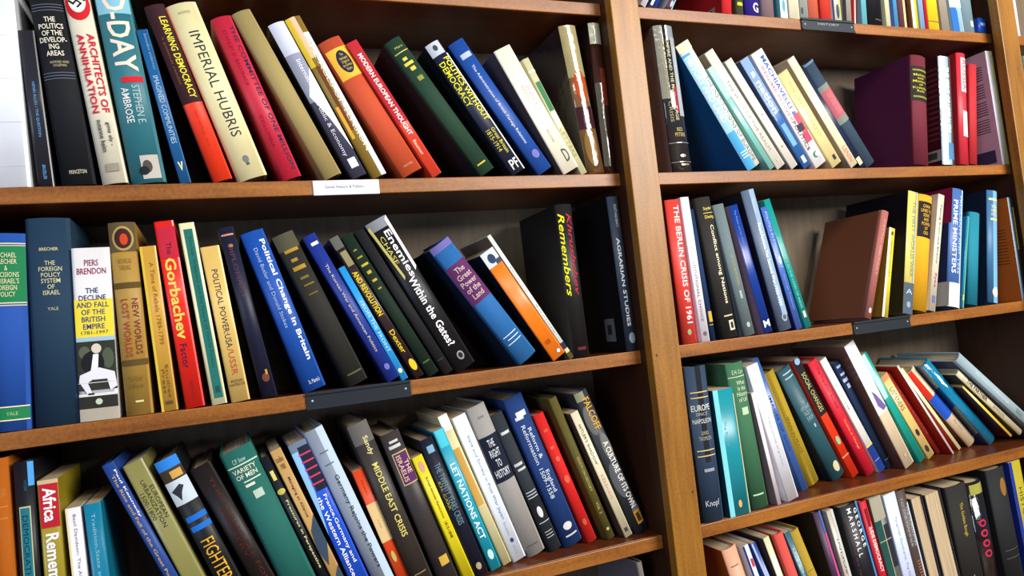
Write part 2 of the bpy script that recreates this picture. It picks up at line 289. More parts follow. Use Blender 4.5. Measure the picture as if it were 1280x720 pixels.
TL = 'title_lettering'; AL = 'author_lettering'
BOOKS = [
('B1',-0.8933,0.0215,0.0364,0.0172,0.0451,0.2706,0.142,'p','#e6ebf4','#e6ebf4','','wide white book cut by the left edge of the upper left shelf',[('P',0.3,0.95,0.279,0.281,'#c9d0de','ruled_line','r'),('P',0.3,0.95,0.4856666666666667,0.4876666666666667,'#c9d0de','ruled_line','r'),('P',0.3,0.95,0.6923333333333334,0.6943333333333334,'#c9d0de','ruled_line','r'),('P',0.3,0.95,0.899,0.901,'#c9d0de','ruled_line','r')],0),
('B1',-0.8412,0.0215,0.0404,0.0498,0.0176,0.2042,0.142,'p','#26262f','#26262f','','slim charcoal paperback with light blue lettering beside the wide white book',[('T','HENRI ALLEG / THE QUESTION',0.33,0.68,0.42,0.62,'#5f9fd8','d',TL,0),('T','BRAZILLER',0.86,0.95,0.42,0.62,'#5f9fd8','d',TL,0)],0),
('B1',-0.8154,0.0215,0.0364,0.0875,0.0385,0.2586,0.155,'h','#14161c','#14161c','','black hardback titled The Politics of the Developing Areas in white capitals',[('P',0.04,0.96,0.078,0.082,'#5a6070','tooled_line','r'),('P',0.04,0.96,0.093,0.097,'#5a6070','tooled_line','r'),('P',0.04,0.96,0.108,0.112,'#5a6070','tooled_line','r'),('P',0.04,0.96,0.428,0.432,'#5a6070','tooled_line','r'),('P',0.04,0.96,0.443,0.447,'#5a6070','tooled_line','r'),('P',0.04,0.96,0.458,0.462,'#5a6070','tooled_line','r'),('T','THE\nPOLITICS\nOF THE\nDEVELOP-\nING\nAREAS',0.145,0.345,0.12,0.9,'#e3ddcb','h',TL,0.02),('T','ALMOND AND\nCOLEMAN',0.37,0.4,0.3,0.85,'#b9ab86','h',AL,0),('T','PRINCETON',0.925,0.945,0.3,0.8,'#c9c3b0','h','publisher_lettering',0)],0),
('B1',-0.7691,0.0215,0.0324,0.1151,0.0296,0.2605,0.155,'g','#dcd6bf','#dcd6bf','','cream book with red capitals reading Architects of Annihilation',[('P',0.02,0.98,0.0,0.165,'#c41a24','red_roundel','d'),('P',0.16,0.84,0.0,0.125,'#ece6da','white_disc','d'),('G','#15141a',[(0.2993,0.0452),(0.6481,0.0848),(0.7007,0.0788),(0.3519,0.0392)]),('G','#15141a',[(0.6481,0.0392),(0.2993,0.0788),(0.3519,0.0848),(0.7007,0.0452)]),('G','#15141a',[(0.6481,0.0729),(0.4474,0.0957),(0.5,0.1016),(0.7007,0.0788)]),('G','#15141a',[(0.4044,0.0788),(0.2038,0.056),(0.1512,0.062),(0.3519,0.0848)]),('G','#15141a',[(0.3519,0.0511),(0.5526,0.0283),(0.5,0.0224),(0.2993,0.0452)]),('G','#15141a',[(0.5956,0.0452),(0.7962,0.068),(0.8488,0.062),(0.6481,0.0392)]),('T','ARCHITECTS OF',0.235,0.64,0.62,0.9,'#c81d38','d',TL,0.03),('T','ANNIHILATION',0.235,0.64,0.22,0.5,'#c81d38','d',TL,0.03),('T','götz aly -',0.69,0.81,0.62,0.8,'#23222c','d',AL,0.02),('T','susanne heim',0.675,0.84,0.3,0.5,'#23222c','d',AL,0.02),('P',0.3,0.8,0.9,0.94,'#8d8676','publisher_mark','r')],0),
('B1',-0.7359,0.0215,0.0364,0.1075,0.0418,0.2649,0.155,'g','#2e6f7c','#2e6f7c','','thick teal book with giant pale letters D-DAY on its spine',[('P',0.03,0.97,0.0,0.13,'#7fb6c9','sky_panel','r'),('T','D-DAY',0.03,0.43,0.22,0.86,'#e6d2c0','d',TL,0.03),('P',0.32,0.93,0.455,0.485,'#c2202c','red_bar','r'),('T','AMBROSE',0.51,0.69,0.24,0.46,'#dcdcd6','d',AL,0.01),('T','STEPHEN E.',0.5,0.7,0.56,0.78,'#a8c0c4','d',AL,0),('P',0.38,0.9,0.86,0.98,'#b5b0a6','ship_photograph','r'),('P',0.42,0.7,0.885,0.95,'#4a4640','ship_shape','d'),('P',0.3,0.6,0.915,0.96,'#1c1e20','ship_shape','d')],0),
('B1',-0.6777,0.0215,0.0404,0.1801,0.014,0.215,0.142,'p','#1d5d94','#10202e','','slim blue paperback titled Imagined Communities',[('T','IMAGINED COMMUNITIES',0.3,0.74,0.3,0.75,'#a9c4d6','d',TL,0),('T','benedict anderson',0.03,0.26,0.55,0.8,'#86a9c4','d',AL,0),('G','#e8e0b8',[(0.3,0.86),(0.42600000000000005,0.86),(0.525,0.8972),(0.624,0.86),(0.75,0.86),(0.525,0.92)])],0),
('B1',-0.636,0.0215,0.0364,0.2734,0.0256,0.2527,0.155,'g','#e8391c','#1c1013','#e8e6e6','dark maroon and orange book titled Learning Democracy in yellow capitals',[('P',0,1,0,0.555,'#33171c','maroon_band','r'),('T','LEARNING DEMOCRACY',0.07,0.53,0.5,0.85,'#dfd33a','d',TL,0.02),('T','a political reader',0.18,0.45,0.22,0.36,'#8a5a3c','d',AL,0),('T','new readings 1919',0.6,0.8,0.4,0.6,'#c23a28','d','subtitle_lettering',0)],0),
('B1',-0.6037,0.0215,0.0364,0.2934,0.0402,0.2567,0.155,'g','#e3d9a6','#e3d9a6','','thick cream hardback titled Imperial Hubris in slender dark capitals',[('T','IMPERIAL HUBRIS',0.16,0.76,0.38,0.72,'#28343c','d',TL,0),('T','ANONYMOUS',0.045,0.06,0.3,0.7,'#a09880','h',AL,0),('P',0.42,0.62,0.87,0.91,'#6d7478','publisher_mark','d'),('P',0.48,0.58,0.91,0.925,'#4d5458','publisher_mark','r')],0),
('B1',-0.5455,0.0215,0.0364,0.3197,0.028,0.2433,0.155,'g','#c2263d','#a01a2a','','crimson hardback with navy capitals beginning The Committee of',[('T','THE COMMITTEE OF ONE MILLION',0.06,0.95,0.68,0.9,'#2a2348','d',TL,0.02),('T','STANLEY D. BACHRACK',0.08,0.42,0.3,0.46,'#8a1a30','d',AL,0),('T','COLUMBIA',0.6,0.8,0.25,0.4,'#8a1a30','d','publisher_lettering',0)],0),
('B1',-0.4876,0.0215,0.0364,0.419,0.0279,0.2623,0.155,'h','#a8955f','#8f7f50','','plain tan cloth hardback with blank spine on the upper left shelf',[],0),
('B1',-0.4479,0.0215,0.0364,0.41,0.0242,0.2466,0.155,'g','#3c3c52','#15141c','','silver and black jacketed book with white word Economy low on the spine',[('P',0,1,0,0.2,'#c4c8d8','silver_panel','r'),('P',0.0,1,0.2,0.5,'#8c90a4','grey_panel','r'),('G','#eef0f4',[(1,0.3),(0.15,0.46),(0.6,0.62),(1,0.84)]),('T','Internationale',0.24,0.48,0.45,0.75,'#e8e8f0','d',TL,0),('T','Public & Economy',0.52,0.86,0.2,0.5,'#dcdce4','d',TL,0),('P',0.3,0.8,0.88,0.94,'#e4e6ea','publisher_mark','r')],0),
('B1',-0.4178,0.0215,0.0364,0.4173,0.0237,0.258,0.155,'g','#8d7230','#4a3c1c','','narrow ochre and white book with blurred picture spine and white letters',[('P',0.62,1,0.1,1,'#c4ccd8','white_half','r'),('P',0.3,0.62,0,0.25,'#d8b898','pale_blotch','r'),('P',0.0,0.3,0,0.3,'#d9b832','yellow_strip','r'),('P',0.3,0.5,0.3,0.7,'#6d3a1c','brown_blotch','r'),('P',0.1,0.3,0.55,0.75,'#e0a93c','amber_blotch','r'),('T','THE AGES OF TENSION',0.14,0.84,0.5,0.8,'#dccfa8','d',TL,0)],0),
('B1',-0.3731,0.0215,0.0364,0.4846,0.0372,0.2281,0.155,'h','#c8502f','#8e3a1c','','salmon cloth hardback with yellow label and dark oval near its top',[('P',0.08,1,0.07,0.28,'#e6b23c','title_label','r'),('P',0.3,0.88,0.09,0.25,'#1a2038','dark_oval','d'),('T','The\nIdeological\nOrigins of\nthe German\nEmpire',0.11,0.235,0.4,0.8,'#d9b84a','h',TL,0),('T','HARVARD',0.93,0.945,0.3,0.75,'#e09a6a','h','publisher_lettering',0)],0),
('B1',-0.3268,0.0215,0.0364,0.4981,0.0176,0.232,0.142,'p','#d5402a','#d5402a','','slim red paperback titled Modern European Thought in white capitals',[('P',0,1,0,0.6,'#b0202c','crimson_band','r'),('T','MODERN EUROPEAN THOUGHT',0.09,0.69,0.3,0.72,'#f0ebe4','d',TL,0.03),('T','Baumer',0.73,0.84,0.3,0.6,'#f0d8c0','d',AL,0)],0),
('B1',-0.2474,0.0215,0.0364,0.5684,0.0289,0.2459,0.155,'h','#20402f','#0e1a20','','dark green cloth hardback with short gold lines near the top',[('T','Marx',0.05,0.065,0.3,0.8,'#c9b45c','h',TL,0),('P',0.1,0.95,0.09,0.096,'#c9b45c','gold_rule','r'),('P',0.3,0.55,0.13,0.15,'#d8c24e','gold_letters','r'),('P',0.2,0.75,0.165,0.185,'#d8c24e','gold_letters','r'),('P',0.35,0.65,0.2,0.225,'#d8c24e','gold_letters','r'),('P',0.35,0.7,0.27,0.3,'#8a8a3c','gold_mark','r'),('P',0.2,0.75,0.925,0.935,'#c9b43c','publisher_line','r')],0),
('B1',-0.1936,0.0215,0.0364,0.5355,0.0268,0.2401,0.155,'g','#20243a','#15151d','','navy book with yellow capitals titled Politics Without Democracy',[('P',0,0.9,0.0,0.09,'#b4bcc8','marbled_top','r'),('P',0.3,0.6,0.02,0.06,'#3a4048','marbled_blotch','d'),('P',0.9,1,0.1,1,'#d8dce0','white_edge','r'),('T','POLITICS WITHOUT',0.12,0.6,0.5,0.86,'#e5de2e','d',TL,0.02),('T','DEMOCRACY',0.14,0.47,0.08,0.42,'#e5de2e','d',TL,0.02),('T','Great Britain',0.66,0.85,0.5,0.75,'#d9cf4a','d','subtitle_lettering',0),('T','1815-1914',0.66,0.82,0.14,0.4,'#d9cf4a','d','subtitle_lettering',0),('T','PF',0.9,0.97,0.25,0.8,'#e6e6e0','h','publisher_mark',0.02)],0),
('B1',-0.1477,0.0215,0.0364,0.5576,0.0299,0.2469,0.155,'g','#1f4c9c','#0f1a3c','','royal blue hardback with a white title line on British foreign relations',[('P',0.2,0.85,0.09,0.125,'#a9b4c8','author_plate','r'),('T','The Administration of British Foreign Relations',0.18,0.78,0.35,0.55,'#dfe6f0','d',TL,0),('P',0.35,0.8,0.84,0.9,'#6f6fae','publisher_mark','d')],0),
('B1',-0.104,0.0215,0.0364,0.4579,0.0324,0.2258,0.142,'p','#ebe6d2','#5a4a46','','white paperback with pale pink title and grey left cover',[('T','STATE AND\nREVOLUTION',0.3,0.55,0.35,0.75,'#dca49c','d',TL,0),('T','studies',0.66,0.76,0.4,0.55,'#9a988a','d',AL,0),('T','D',0.83,0.93,0.55,0.85,'#3c4a3c','h','publisher_mark',0)],0),
('B1',-0.0684,0.0215,0.0424,0.4117,0.0125,0.2112,0.142,'p','#cfcca0','#cfcca0','','slim pale olive paperback with a green flash tucked behind the white paperback',[('P',0,1,0.1,0.12,'#e0dfc8','cream_band','r'),('P',0.2,0.9,0.2,0.45,'#3c7a50','green_flash','r'),('T','LETTERS',0.6,0.85,0.3,0.8,'#a8a870','d',TL,0)],0),
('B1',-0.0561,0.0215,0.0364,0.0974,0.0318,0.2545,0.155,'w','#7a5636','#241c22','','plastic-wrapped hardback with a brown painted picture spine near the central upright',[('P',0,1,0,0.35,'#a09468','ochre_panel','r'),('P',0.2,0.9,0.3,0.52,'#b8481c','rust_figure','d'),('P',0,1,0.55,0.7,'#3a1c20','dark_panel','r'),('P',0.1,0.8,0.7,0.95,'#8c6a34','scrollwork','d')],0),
('B1',-0.0241,0.0215,0.0364,0.0025,0.0217,0.2616,0.155,'w','#3c2018','#1c1216','','plastic-wrapped dark book standing last against the central upright,upper shelf',[('P',0,1,0,0.14,'#b4b49c','pale_panel','r'),('P',0.5,1,0.3,0.55,'#8c3418','rust_panel','r'),('P',0,0.5,0.4,0.95,'#5a5648','grey_panel','r')],0),
('C1',-0.9141,-0.27691,0.0364,-0.034,0.0467,0.2427,0.155,'h','#2454ac','#2454ac','','blue hardback with green gold-ruled title panel at the left edge',[('P',0,1,0.065,0.355,'#1c7a4a','green_panel','r'),('P',0,1,0.05,0.056,'#d8d0a0','gold_rule','r'),('P',0,1,0.062,0.066,'#d8d0a0','gold_rule','r'),('P',0,1,0.354,0.36,'#d8d0a0','gold_rule','r'),('P',0,1,0.367,0.372,'#d8d0a0','gold_rule','r'),('T',"MICHAEL\nBRECHER\n&\nDECISIONS\nIN ISRAEL'S\nFOREIGN\nPOLICY",0.1,0.325,0.3,0.85,'#d8d6a8','h',TL,0.01),('P',0,1,0.885,0.94,'#1c7a4a','green_band','r'),('P',0,1,0.876,0.882,'#e6e0b0','gold_rule','r'),('P',0,1,0.942,0.948,'#e6e0b0','gold_rule','r'),('T','YALE',0.905,0.922,0.5,0.75,'#a8c890','h','publisher_lettering',0)],0),
('C1',-0.8622,-0.27783,0.0364,-0.0139,0.0486,0.2602,0.155,'h','#1e3a52','#1e3a52','','tall slate blue hardback with gold lettering on the foreign policy system',[('T','BRECHER',0.145,0.16,0.3,0.72,'#d3c88c','h',AL,0.01),('T','THE\nFOREIGN\nPOLICY\nSYSTEM\nOF\nISRAEL',0.21,0.375,0.26,0.78,'#cbc59a','h',TL,0.01),('T','YALE',0.435,0.45,0.42,0.66,'#b8b48c','h','publisher_lettering',0)],0),
('C1',-0.8132,-0.27789,0.0364,-0.0143,0.0429,0.2194,0.142,'p','#e2dfe0','#e2dfe0','','white and yellow paperback with photograph of a seated man in white trousers',[('P',0,1,0.3,0.52,'#e6cf3c','yellow_panel','r'),('P',0,1,0.52,0.545,'#9cb8cc','pale_blue_rule','r'),('T','PIERS\nBRENDON',0.07,0.155,0.12,0.88,'#8e2f5a','h',AL,0.01),('T','THE\nDECLINE\nAND FALL\nOF THE\nBRITISH\nEMPIRE',0.235,0.475,0.06,0.9,'#28406e','h',TL,0.015),('T','1781-1997',0.485,0.505,0.15,0.85,'#5a5a3c','h','date_lettering',0),('P',0,1,0.545,0.82625,'#2c3028','photograph','r'),('P',0.05,0.35,0.57125,0.64625,'#565a48','foliage_blotch','d'),('P',0.65,0.95,0.5862499999999999,0.70625,'#4c5444','foliage_blotch','d'),('P',0.1,0.7,0.6012500000000001,0.7362500000000001,'#16181c','dark_jacket','d'),('P',0.38,0.64,0.5599999999999999,0.61625,'#cfc6b4','bald_head','d'),('G','#e6e4ea',[(0.42,0.62),(0.56,0.62),(0.52,0.71375),(0.34,0.71375)]),('G','#dcdae2',[(0.32,0.71375),(0.56,0.69875),(0.95,0.72875),(1,0.81125),(0.82,0.83375),(0.75,0.76625),(0.4,0.76625)]),('G','#dcdae2',[(0.34,0.71375),(0.05,0.7362500000000001),(0.02,0.7737499999999999),(0.24,0.8525),(0.36,0.84875),(0.24,0.78125),(0.5,0.75125)]),('P',0,1,0.78125,0.785,'#cfd0cc','bench_rail','r'),('P',0,1,0.845,0.86,'#d8d8d4','bench_rail','r'),('P',0.24,0.4,0.8412499999999999,0.8525,'#22242a','shoe','r'),('P',0,1,0.86,0.88625,'#6d665c','lower_panel','r'),('P',0,1,0.86,0.93,'#2a2824','dark_band','r'),('P',0,1,0.93,1,'#a89f90','fading_base','r'),('P',0.42,0.6,0.875,0.91,'#b8c8b4','publisher_mark','d')],0),
('C1',-0.7627,-0.2785,0.0364,0.019,0.0312,0.2508,0.155,'g','#a8843c','#a8843c','','brown gilt hardback with a round red portrait,lettered Lost Worlds',[('P',0,1,0,0.155,'#5a4a30','portrait_panel','r'),('P',0.12,0.92,0.02,0.15,'#a89050','gilt_ring','d'),('P',0.2,0.84,0.032,0.138,'#3a1c1c','dark_disc','d'),('P',0.4,0.7,0.06,0.12,'#c4401c','red_figure','d'),('T','NICHOLAS\nTARLING',0.19,0.25,0.25,0.75,'#8c6c30','h',AL,0),('P',0,1,0.315,0.345,'#5a4420','brown_band','r'),('T','NEW WORLDS',0.4,0.69,0.62,0.85,'#7c2c24','d',TL,0.01),('T','LOST WORLDS',0.4,0.7,0.22,0.48,'#a8442c','d',TL,0.01),('P',0,1,0.715,0.745,'#5a4420','brown_band','r'),('T','The Fall of\nthe Empire',0.8,0.87,0.2,0.75,'#7a5c28','h','subtitle_lettering',0),('P',0.4,0.7,0.925,0.935,'#d8c890','publisher_line','r')],0),
('C1',-0.7215,-0.2785,0.0364,0.0508,0.0193,0.2176,0.142,'p','#c99a3e','#c99a3e','','slim golden tan paperback with faint brown lettering beside the gilt book',[('P',0,0.16,0,1,'#d8b83c','bright_edge','r'),('T','A Time of Rebels 1789-1799',0.1,0.6,0.45,0.72,'#8a5c20','d',TL,0),('T','Studies\nPress',0.72,0.92,0.3,0.75,'#7a5220','d',AL,0),('P',0.3,0.75,0.94,0.96,'#5a4420','publisher_line','r')],0),
('C1',-0.6931,-0.2785,0.0364,0.0808,0.0234,0.2501,0.142,'p','#e0261c','#e0261c','','bright red paperback with large yellow word down its spine',[('P',0.1,1,0.03,0.2,'#b82038','shaded_top','r'),('T','The',0.115,0.18,0.4,0.68,'#2a1420','d',TL,0),('T','Gorbachev',0.2,0.635,0.2,0.78,'#e0c65c','d',TL,0.04),('T','Factor',0.66,0.79,0.25,0.6,'#281c3c','d',TL,0),('T','BROWN',0.86,0.95,0.45,0.6,'#8c1c20','d',AL,0)],0),  # upper spine coloured a darker red
('C1',-0.6611,-0.2785,0.0364,0.0919,0.0188,0.2468,0.142,'p','#e6e2b4','#e6e2b4','','white-edged slim book with a dark teal panel framing its title',[('P',0.24,0.82,0.035,0.965,'#1f6a62','teal_panel','r'),('T','Nuclear Weapons and the Future of World Politics',0.08,0.8,0.42,0.68,'#174440','d',TL,0),('P',0.4,0.7,0.9,0.935,'#174a48','publisher_mark','r')],0),
('C1',-0.637,-0.2785,0.0364,0.1068,0.0239,0.2132,0.142,'p','#dcb868','#dcb868','','cream paperback lettered Political Power USA/USSR',[('T','POLITICAL POWER:USA',0.15,0.655,0.34,0.66,'#2c3244','d',TL,0.01),('T','/USSR',0.66,0.83,0.34,0.66,'#b0502c','d',TL,0.01),('T','BRZEZINSKI\nHUNTINGTON',0.86,0.9,0.1,0.9,'#5a4424','h',AL,0)],0),
('C1',-0.5972,-0.2785,0.0364,0.1615,0.0197,0.24,0.155,'g','#1a1c34','#1a1c34','#3c4c6c','dark indigo glossy book with faint copper lettering on the middle left shelf',[('P',0.1,0.9,0.04,0.05,'#c88a6a','copper_line','r'),('T','DIPLOMACY',0.1,0.42,0.35,0.65,'#58384a','d',TL,0),('P',0.4,0.7,0.1,0.12,'#a8683c','copper_mark','d'),('P',0.3,0.8,0.86,0.91,'#6a3c28','publisher_mark','d'),('P',0.6,0.75,0.84,0.87,'#b88c2c','gilt_fleck','r')],0),
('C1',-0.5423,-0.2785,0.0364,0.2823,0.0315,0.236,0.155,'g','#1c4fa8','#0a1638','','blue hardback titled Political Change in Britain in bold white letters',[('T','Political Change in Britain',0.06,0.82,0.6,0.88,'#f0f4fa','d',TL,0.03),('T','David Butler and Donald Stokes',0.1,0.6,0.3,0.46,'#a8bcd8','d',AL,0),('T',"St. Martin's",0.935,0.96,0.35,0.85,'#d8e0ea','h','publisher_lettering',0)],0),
('C1',-0.4811,-0.2785,0.0364,0.3711,0.0305,0.236,0.155,'h','#2a2924','#141412','','blackish olive cloth hardback with worn gold bands near its top',[('P',0.0,1,0,0.1,'#4c4a38','faded_top','r'),('P',0.2,0.85,0.1,0.12,'#a8842c','gold_line','r'),('P',0.3,0.6,0.16,0.18,'#a08030','gold_line','r'),('P',0.2,0.8,0.21,0.235,'#a8842c','gold_line','r'),('P',0.3,0.7,0.28,0.295,'#7a6428','gold_line','r'),('P',0.3,0.8,0.33,0.34,'#7a6428','gold_line','r'),('P',0.3,0.75,0.39,0.4,'#6a5824','gold_line','r'),('P',0.2,0.9,0.925,0.935,'#5c5838','tooled_line','r')],0),
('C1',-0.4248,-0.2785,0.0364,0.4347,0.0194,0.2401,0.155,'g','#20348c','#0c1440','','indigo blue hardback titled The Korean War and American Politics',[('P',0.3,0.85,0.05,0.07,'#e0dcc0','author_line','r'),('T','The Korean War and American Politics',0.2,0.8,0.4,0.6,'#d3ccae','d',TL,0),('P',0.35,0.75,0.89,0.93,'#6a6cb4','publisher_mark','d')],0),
('C1',-0.4033,-0.2785,0.0384,0.4199,0.01,0.1875,0.142,'p','#2a9ae0','#2a9ae0','','very slim sky blue paperback on the middle left shelf',[('T','FROM THE FRONT',0.3,0.75,0.3,0.75,'#bfe2f4','d',TL,0),('P',0.2,0.8,0.9,0.94,'#e0d8b4','publisher_mark','d')],0),
('C1',-0.3829,-0.2785,0.0364,0.4612,0.0136,0.2386,0.142,'p','#2c1c20','#2c1c20','','narrow dark book with bright yellow lettering beside the sky blue paperback',[('P',0,1,0,0.08,'#5c5c58','grey_top','r'),('P',0.2,0.9,0.1,0.2,'#8c845c','letters_block','r'),('T','AND REVOLUTION',0.24,0.55,0.15,0.75,'#e3c31c','d',TL,0.04),('T','Dexter',0.66,0.82,0.2,0.75,'#d8bc20','d',AL,0.02),('P',0.2,0.9,0.87,0.95,'#d8c024','publisher_mark','d')],0),
('C1',-0.3633,-0.2785,0.0364,0.4705,0.0183,0.2411,0.155,'h','#14281c','#14281c','','bottle green cloth book with a column of tiny gold marks',[('P',0.3,0.6,0.1,0.11,'#8a8030','gold_mark','r'),('P',0.25,0.7,0.15,0.16,'#a8942c','gold_mark','r'),('P',0.2,0.8,0.2,0.215,'#c0a830','gold_mark','r'),('P',0.3,0.65,0.25,0.27,'#c0a830','gold_mark','r'),('P',0.3,0.7,0.31,0.325,'#c0a830','gold_mark','r'),('P',0.35,0.65,0.37,0.38,'#a8942c','gold_mark','r'),('P',0.2,0.8,0.9,0.91,'#4c5c34','tooled_line','r')],0),
('C1',-0.339,-0.2785,0.0364,0.4748,0.0159,0.2483,0.155,'h','#1b1b1e','#1b1b1e','','plain black slim hardback between bottle green and film-title books',[('P',0.2,0.8,0.9,0.905,'#3c3c3c','tooled_line','r')],0),
('C1',-0.3197,-0.2785,0.0364,0.4621,0.0352,0.2589,0.155,'g','#17171b','#1d1c1e','','black jacketed book lettered Enemies Within the Gates in white',[('P',0.0,0.95,0.0,0.06,'#80848c','grey_top','r'),('G','#e6e6ea',[(0.85,0.02),(1,0),(1,0.34),(0.86,0.36)]),('G','#cfc46c',[(0.0,0.03),(0.1,0.02),(0.3,0.36),(0.22,0.38)]),('T','Enemies',0.08,0.38,0.5,0.8,'#f0f0f2','d',TL,0.02),('T','CHASE',0.1,0.28,0.22,0.4,'#d0c45c','d',AL,0),('T','Within the Gates?',0.38,0.84,0.32,0.66,'#f2f2f4','d',TL,0.03),('P',0.4,0.72,0.89,0.945,'#8c8c90','publisher_ring','d'),('P',0.46,0.66,0.9,0.935,'#1c1c20','publisher_ring_centre','d')],0),
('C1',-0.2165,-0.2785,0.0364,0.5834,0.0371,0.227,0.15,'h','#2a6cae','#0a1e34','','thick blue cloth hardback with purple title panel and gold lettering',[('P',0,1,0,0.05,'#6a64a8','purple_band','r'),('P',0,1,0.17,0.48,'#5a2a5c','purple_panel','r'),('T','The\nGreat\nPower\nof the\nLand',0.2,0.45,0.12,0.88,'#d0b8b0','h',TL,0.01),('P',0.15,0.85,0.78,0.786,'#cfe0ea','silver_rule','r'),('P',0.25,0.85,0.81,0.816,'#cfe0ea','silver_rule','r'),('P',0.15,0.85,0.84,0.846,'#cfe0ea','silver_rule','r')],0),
('C1',-0.159,-0.2785,0.0364,0.5362,0.0257,0.2048,0.142,'p','#ee7a1c','#101014','','orange paperback with white top and black left cover',[('P',0,1,0,0.13,'#c8d4e4','white_top','r'),('P',0.25,0.75,0.03,0.11,'#2c3c5c','blue_figure','d'),('P',0.62,1,0.09,0.13,'#3c4658','slate_corner','r'),('T','100',0.83,0.87,0.25,0.6,'#9c3c14','h','number_lettering',0),('P',0.55,0.8,0.94,0.97,'#d8dce8','publisher_mark','d')],0),
('C1',-0.1289,-0.2785,0.0364,0.5287,0.007,0.2377,0.142,'p','#dfe4da','#7a6048','','slim white paperback leaning against the tall black hardback',[('T','Politics and',0.25,0.45,0.35,0.65,'#6a7a74','d',TL,0),('T','Society',0.55,0.8,0.35,0.65,'#8a968c','d',TL,0),('P',0,1,0.87,0.92,'#2c2444','navy_band','r'),('P',0,1,0.92,0.95,'#d0c490','cream_band','r'),('P',0,1,0.95,1,'#4c4418','olive_band','r')],0),
('C1',-0.1225,-0.2785,0.0364,0.0121,0.0306,0.2515,0.155,'g','#1c1b1c','#0e0d12','','tall black hardback with red and yellow italic title on the middle left shelf',[('T','Khrushchev',0.06,0.6,0.56,0.86,'#b0243a','d',TL,0.02),('T','Remembers',0.06,0.6,0.1,0.42,'#e4e01c','d',TL,0.02),('P',0.3,0.8,0.93,0.95,'#5c1c28','publisher_line','r')],1),
('C1',-0.0227,-0.2785,0.0364,0.0197,0.0217,0.2611,0.155,'g','#313b4c','#0d0c12','','grey-blue spine book lettered Agrarian Studies,its black cover bearing a barcode',[('T','SCOTT AND BHATT',0.05,0.2,0.45,0.68,'#c8ccc8','d',AL,0),('T','AGRARIAN STUDIES',0.27,0.84,0.3,0.6,'#dde6ea','d',TL,0.02),('P',0.28,0.82,0.88,0.95,'#8c9aa8','publisher_mark','d'),('S',0.2,0.42,0.78,0.93,'#6a686a','barcode_sticker'),('S',0.27,0.36,0.82,0.885,'#2a2826','barcode_block')],0),
('D1',-0.9197,-0.58256,0.0364,0.0033,0.0272,0.2742,0.155,'h','#b8600e','#b8600e','','orange-brown cloth book at the left edge of the lower left shelf',[('T','LAW',0.13,0.17,0.68,0.86,'#d08a3c','h',TL,0),('P',0.6,0.9,0.26,0.264,'#d08a3c','tooled_line','r'),('P',0.6,0.9,0.21,0.214,'#d08a3c','tooled_line','r')],0),
('D1',-0.889,-0.58248,0.0364,-0.0035,0.021,0.2657,0.155,'g','#13131c','#13131c','','black book with a narrow teal panel on the lower left shelf',[('P',0.72,1,0.0,0.11,'#4f9fe0','bright_corner','r'),('T','WEBB',0.08,0.13,0.5,0.65,'#1c5c64','d',AL,0),('P',0.2,0.76,0.2,0.95,'#c8c08c','panel_border','r'),('P',0.25,0.71,0.206,0.944,'#1c7080','teal_panel','r'),('T','DEMOCRATIC INSTITUTIONS',0.24,0.86,0.34,0.6,'#0c2c3c','d',TL,0)],0),
('D1',-0.8628,-0.58256,0.0364,0.0051,0.0217,0.2404,0.142,'p','#9c8a24','#9c8a24','','red and olive paperback with bold white word Africa',[('P',0,1,0,0.02,'#c8b088','cream_rule','r'),('P',0.06,0.97,0.02,0.24,'#b41e2c','red_panel','r'),('T','Africa',0.04,0.21,0.22,0.86,'#f0ecec','d',TL,0.04),('T','Remembered',0.27,0.68,0.22,0.86,'#f0ecec','d',TL,0.04)],0),
('D1',-0.8307,-0.58256,0.0364,0.0311,0.0164,0.2015,0.142,'p','#e9e6ea','#e9e6ea','','white paperback with thin grey title next to the teal paperback',[('P',0,0.14,0,1,'#e4d8a0','cream_edge','r'),('T','Basil Davidson: The African Awakening',0.04,0.7,0.4,0.66,'#7c7888','d',TL,0)],0),
('D1',-0.8082,-0.58256,0.0364,0.0443,0.0187,0.2028,0.142,'p','#127a9a','#127a9a','','teal paperback with pale lettering,shortest on the lower left shelf',[('T','Tradition,State and Revolution',0.06,0.75,0.35,0.6,'#8ac0d0','d',TL,0)],0),
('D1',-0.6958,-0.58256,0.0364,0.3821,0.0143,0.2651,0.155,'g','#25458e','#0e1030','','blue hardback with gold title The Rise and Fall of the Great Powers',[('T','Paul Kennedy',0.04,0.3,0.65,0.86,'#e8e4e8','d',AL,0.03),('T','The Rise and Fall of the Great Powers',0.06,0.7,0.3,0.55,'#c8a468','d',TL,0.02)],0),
('D1',-0.6802,-0.58256,0.0364,0.3606,0.0241,0.2579,0.142,'p','#8f8a50','#6a6434','','olive cloth-look book with black lettering on urbanization',[('T','EUROPEAN\nURBANIZATION\n1500-1800',0.1,0.36,0.1,0.88,'#2c2a1c','d',TL,0)],0),
('D1',-0.6451,-0.58256,0.0364,0.3629,0.028,0.2557,0.155,'g','#15161c','#15161c','','black book titled Fighter with blue stripes and a snowy aircraft photograph',[('P',0,1,0,0.055,'#2c7fd4','blue_band','r'),('P',0,1,0.055,0.12,'#3c3428','brown_panel','r'),('P',0.4,0.9,0.07,0.11,'#c89c4c','gold_block','r'),('P',0,1,0.12,0.25,'#c4d0d8','snow_photograph','r'),('G','#2c3038',[(0.1,0.17),(0.55,0.145),(0.7,0.16),(0.5,0.19),(0.35,0.23),(0.25,0.2)]),('P',0.1,1,0.32,0.35,'#1c6cc8','blue_stripe','r'),('P',0.1,1,0.375,0.405,'#1c6cc8','blue_stripe','r'),('T','FIGHTER',0.46,0.7,0.2,0.78,'#e0a82c','d',TL,0)],0),
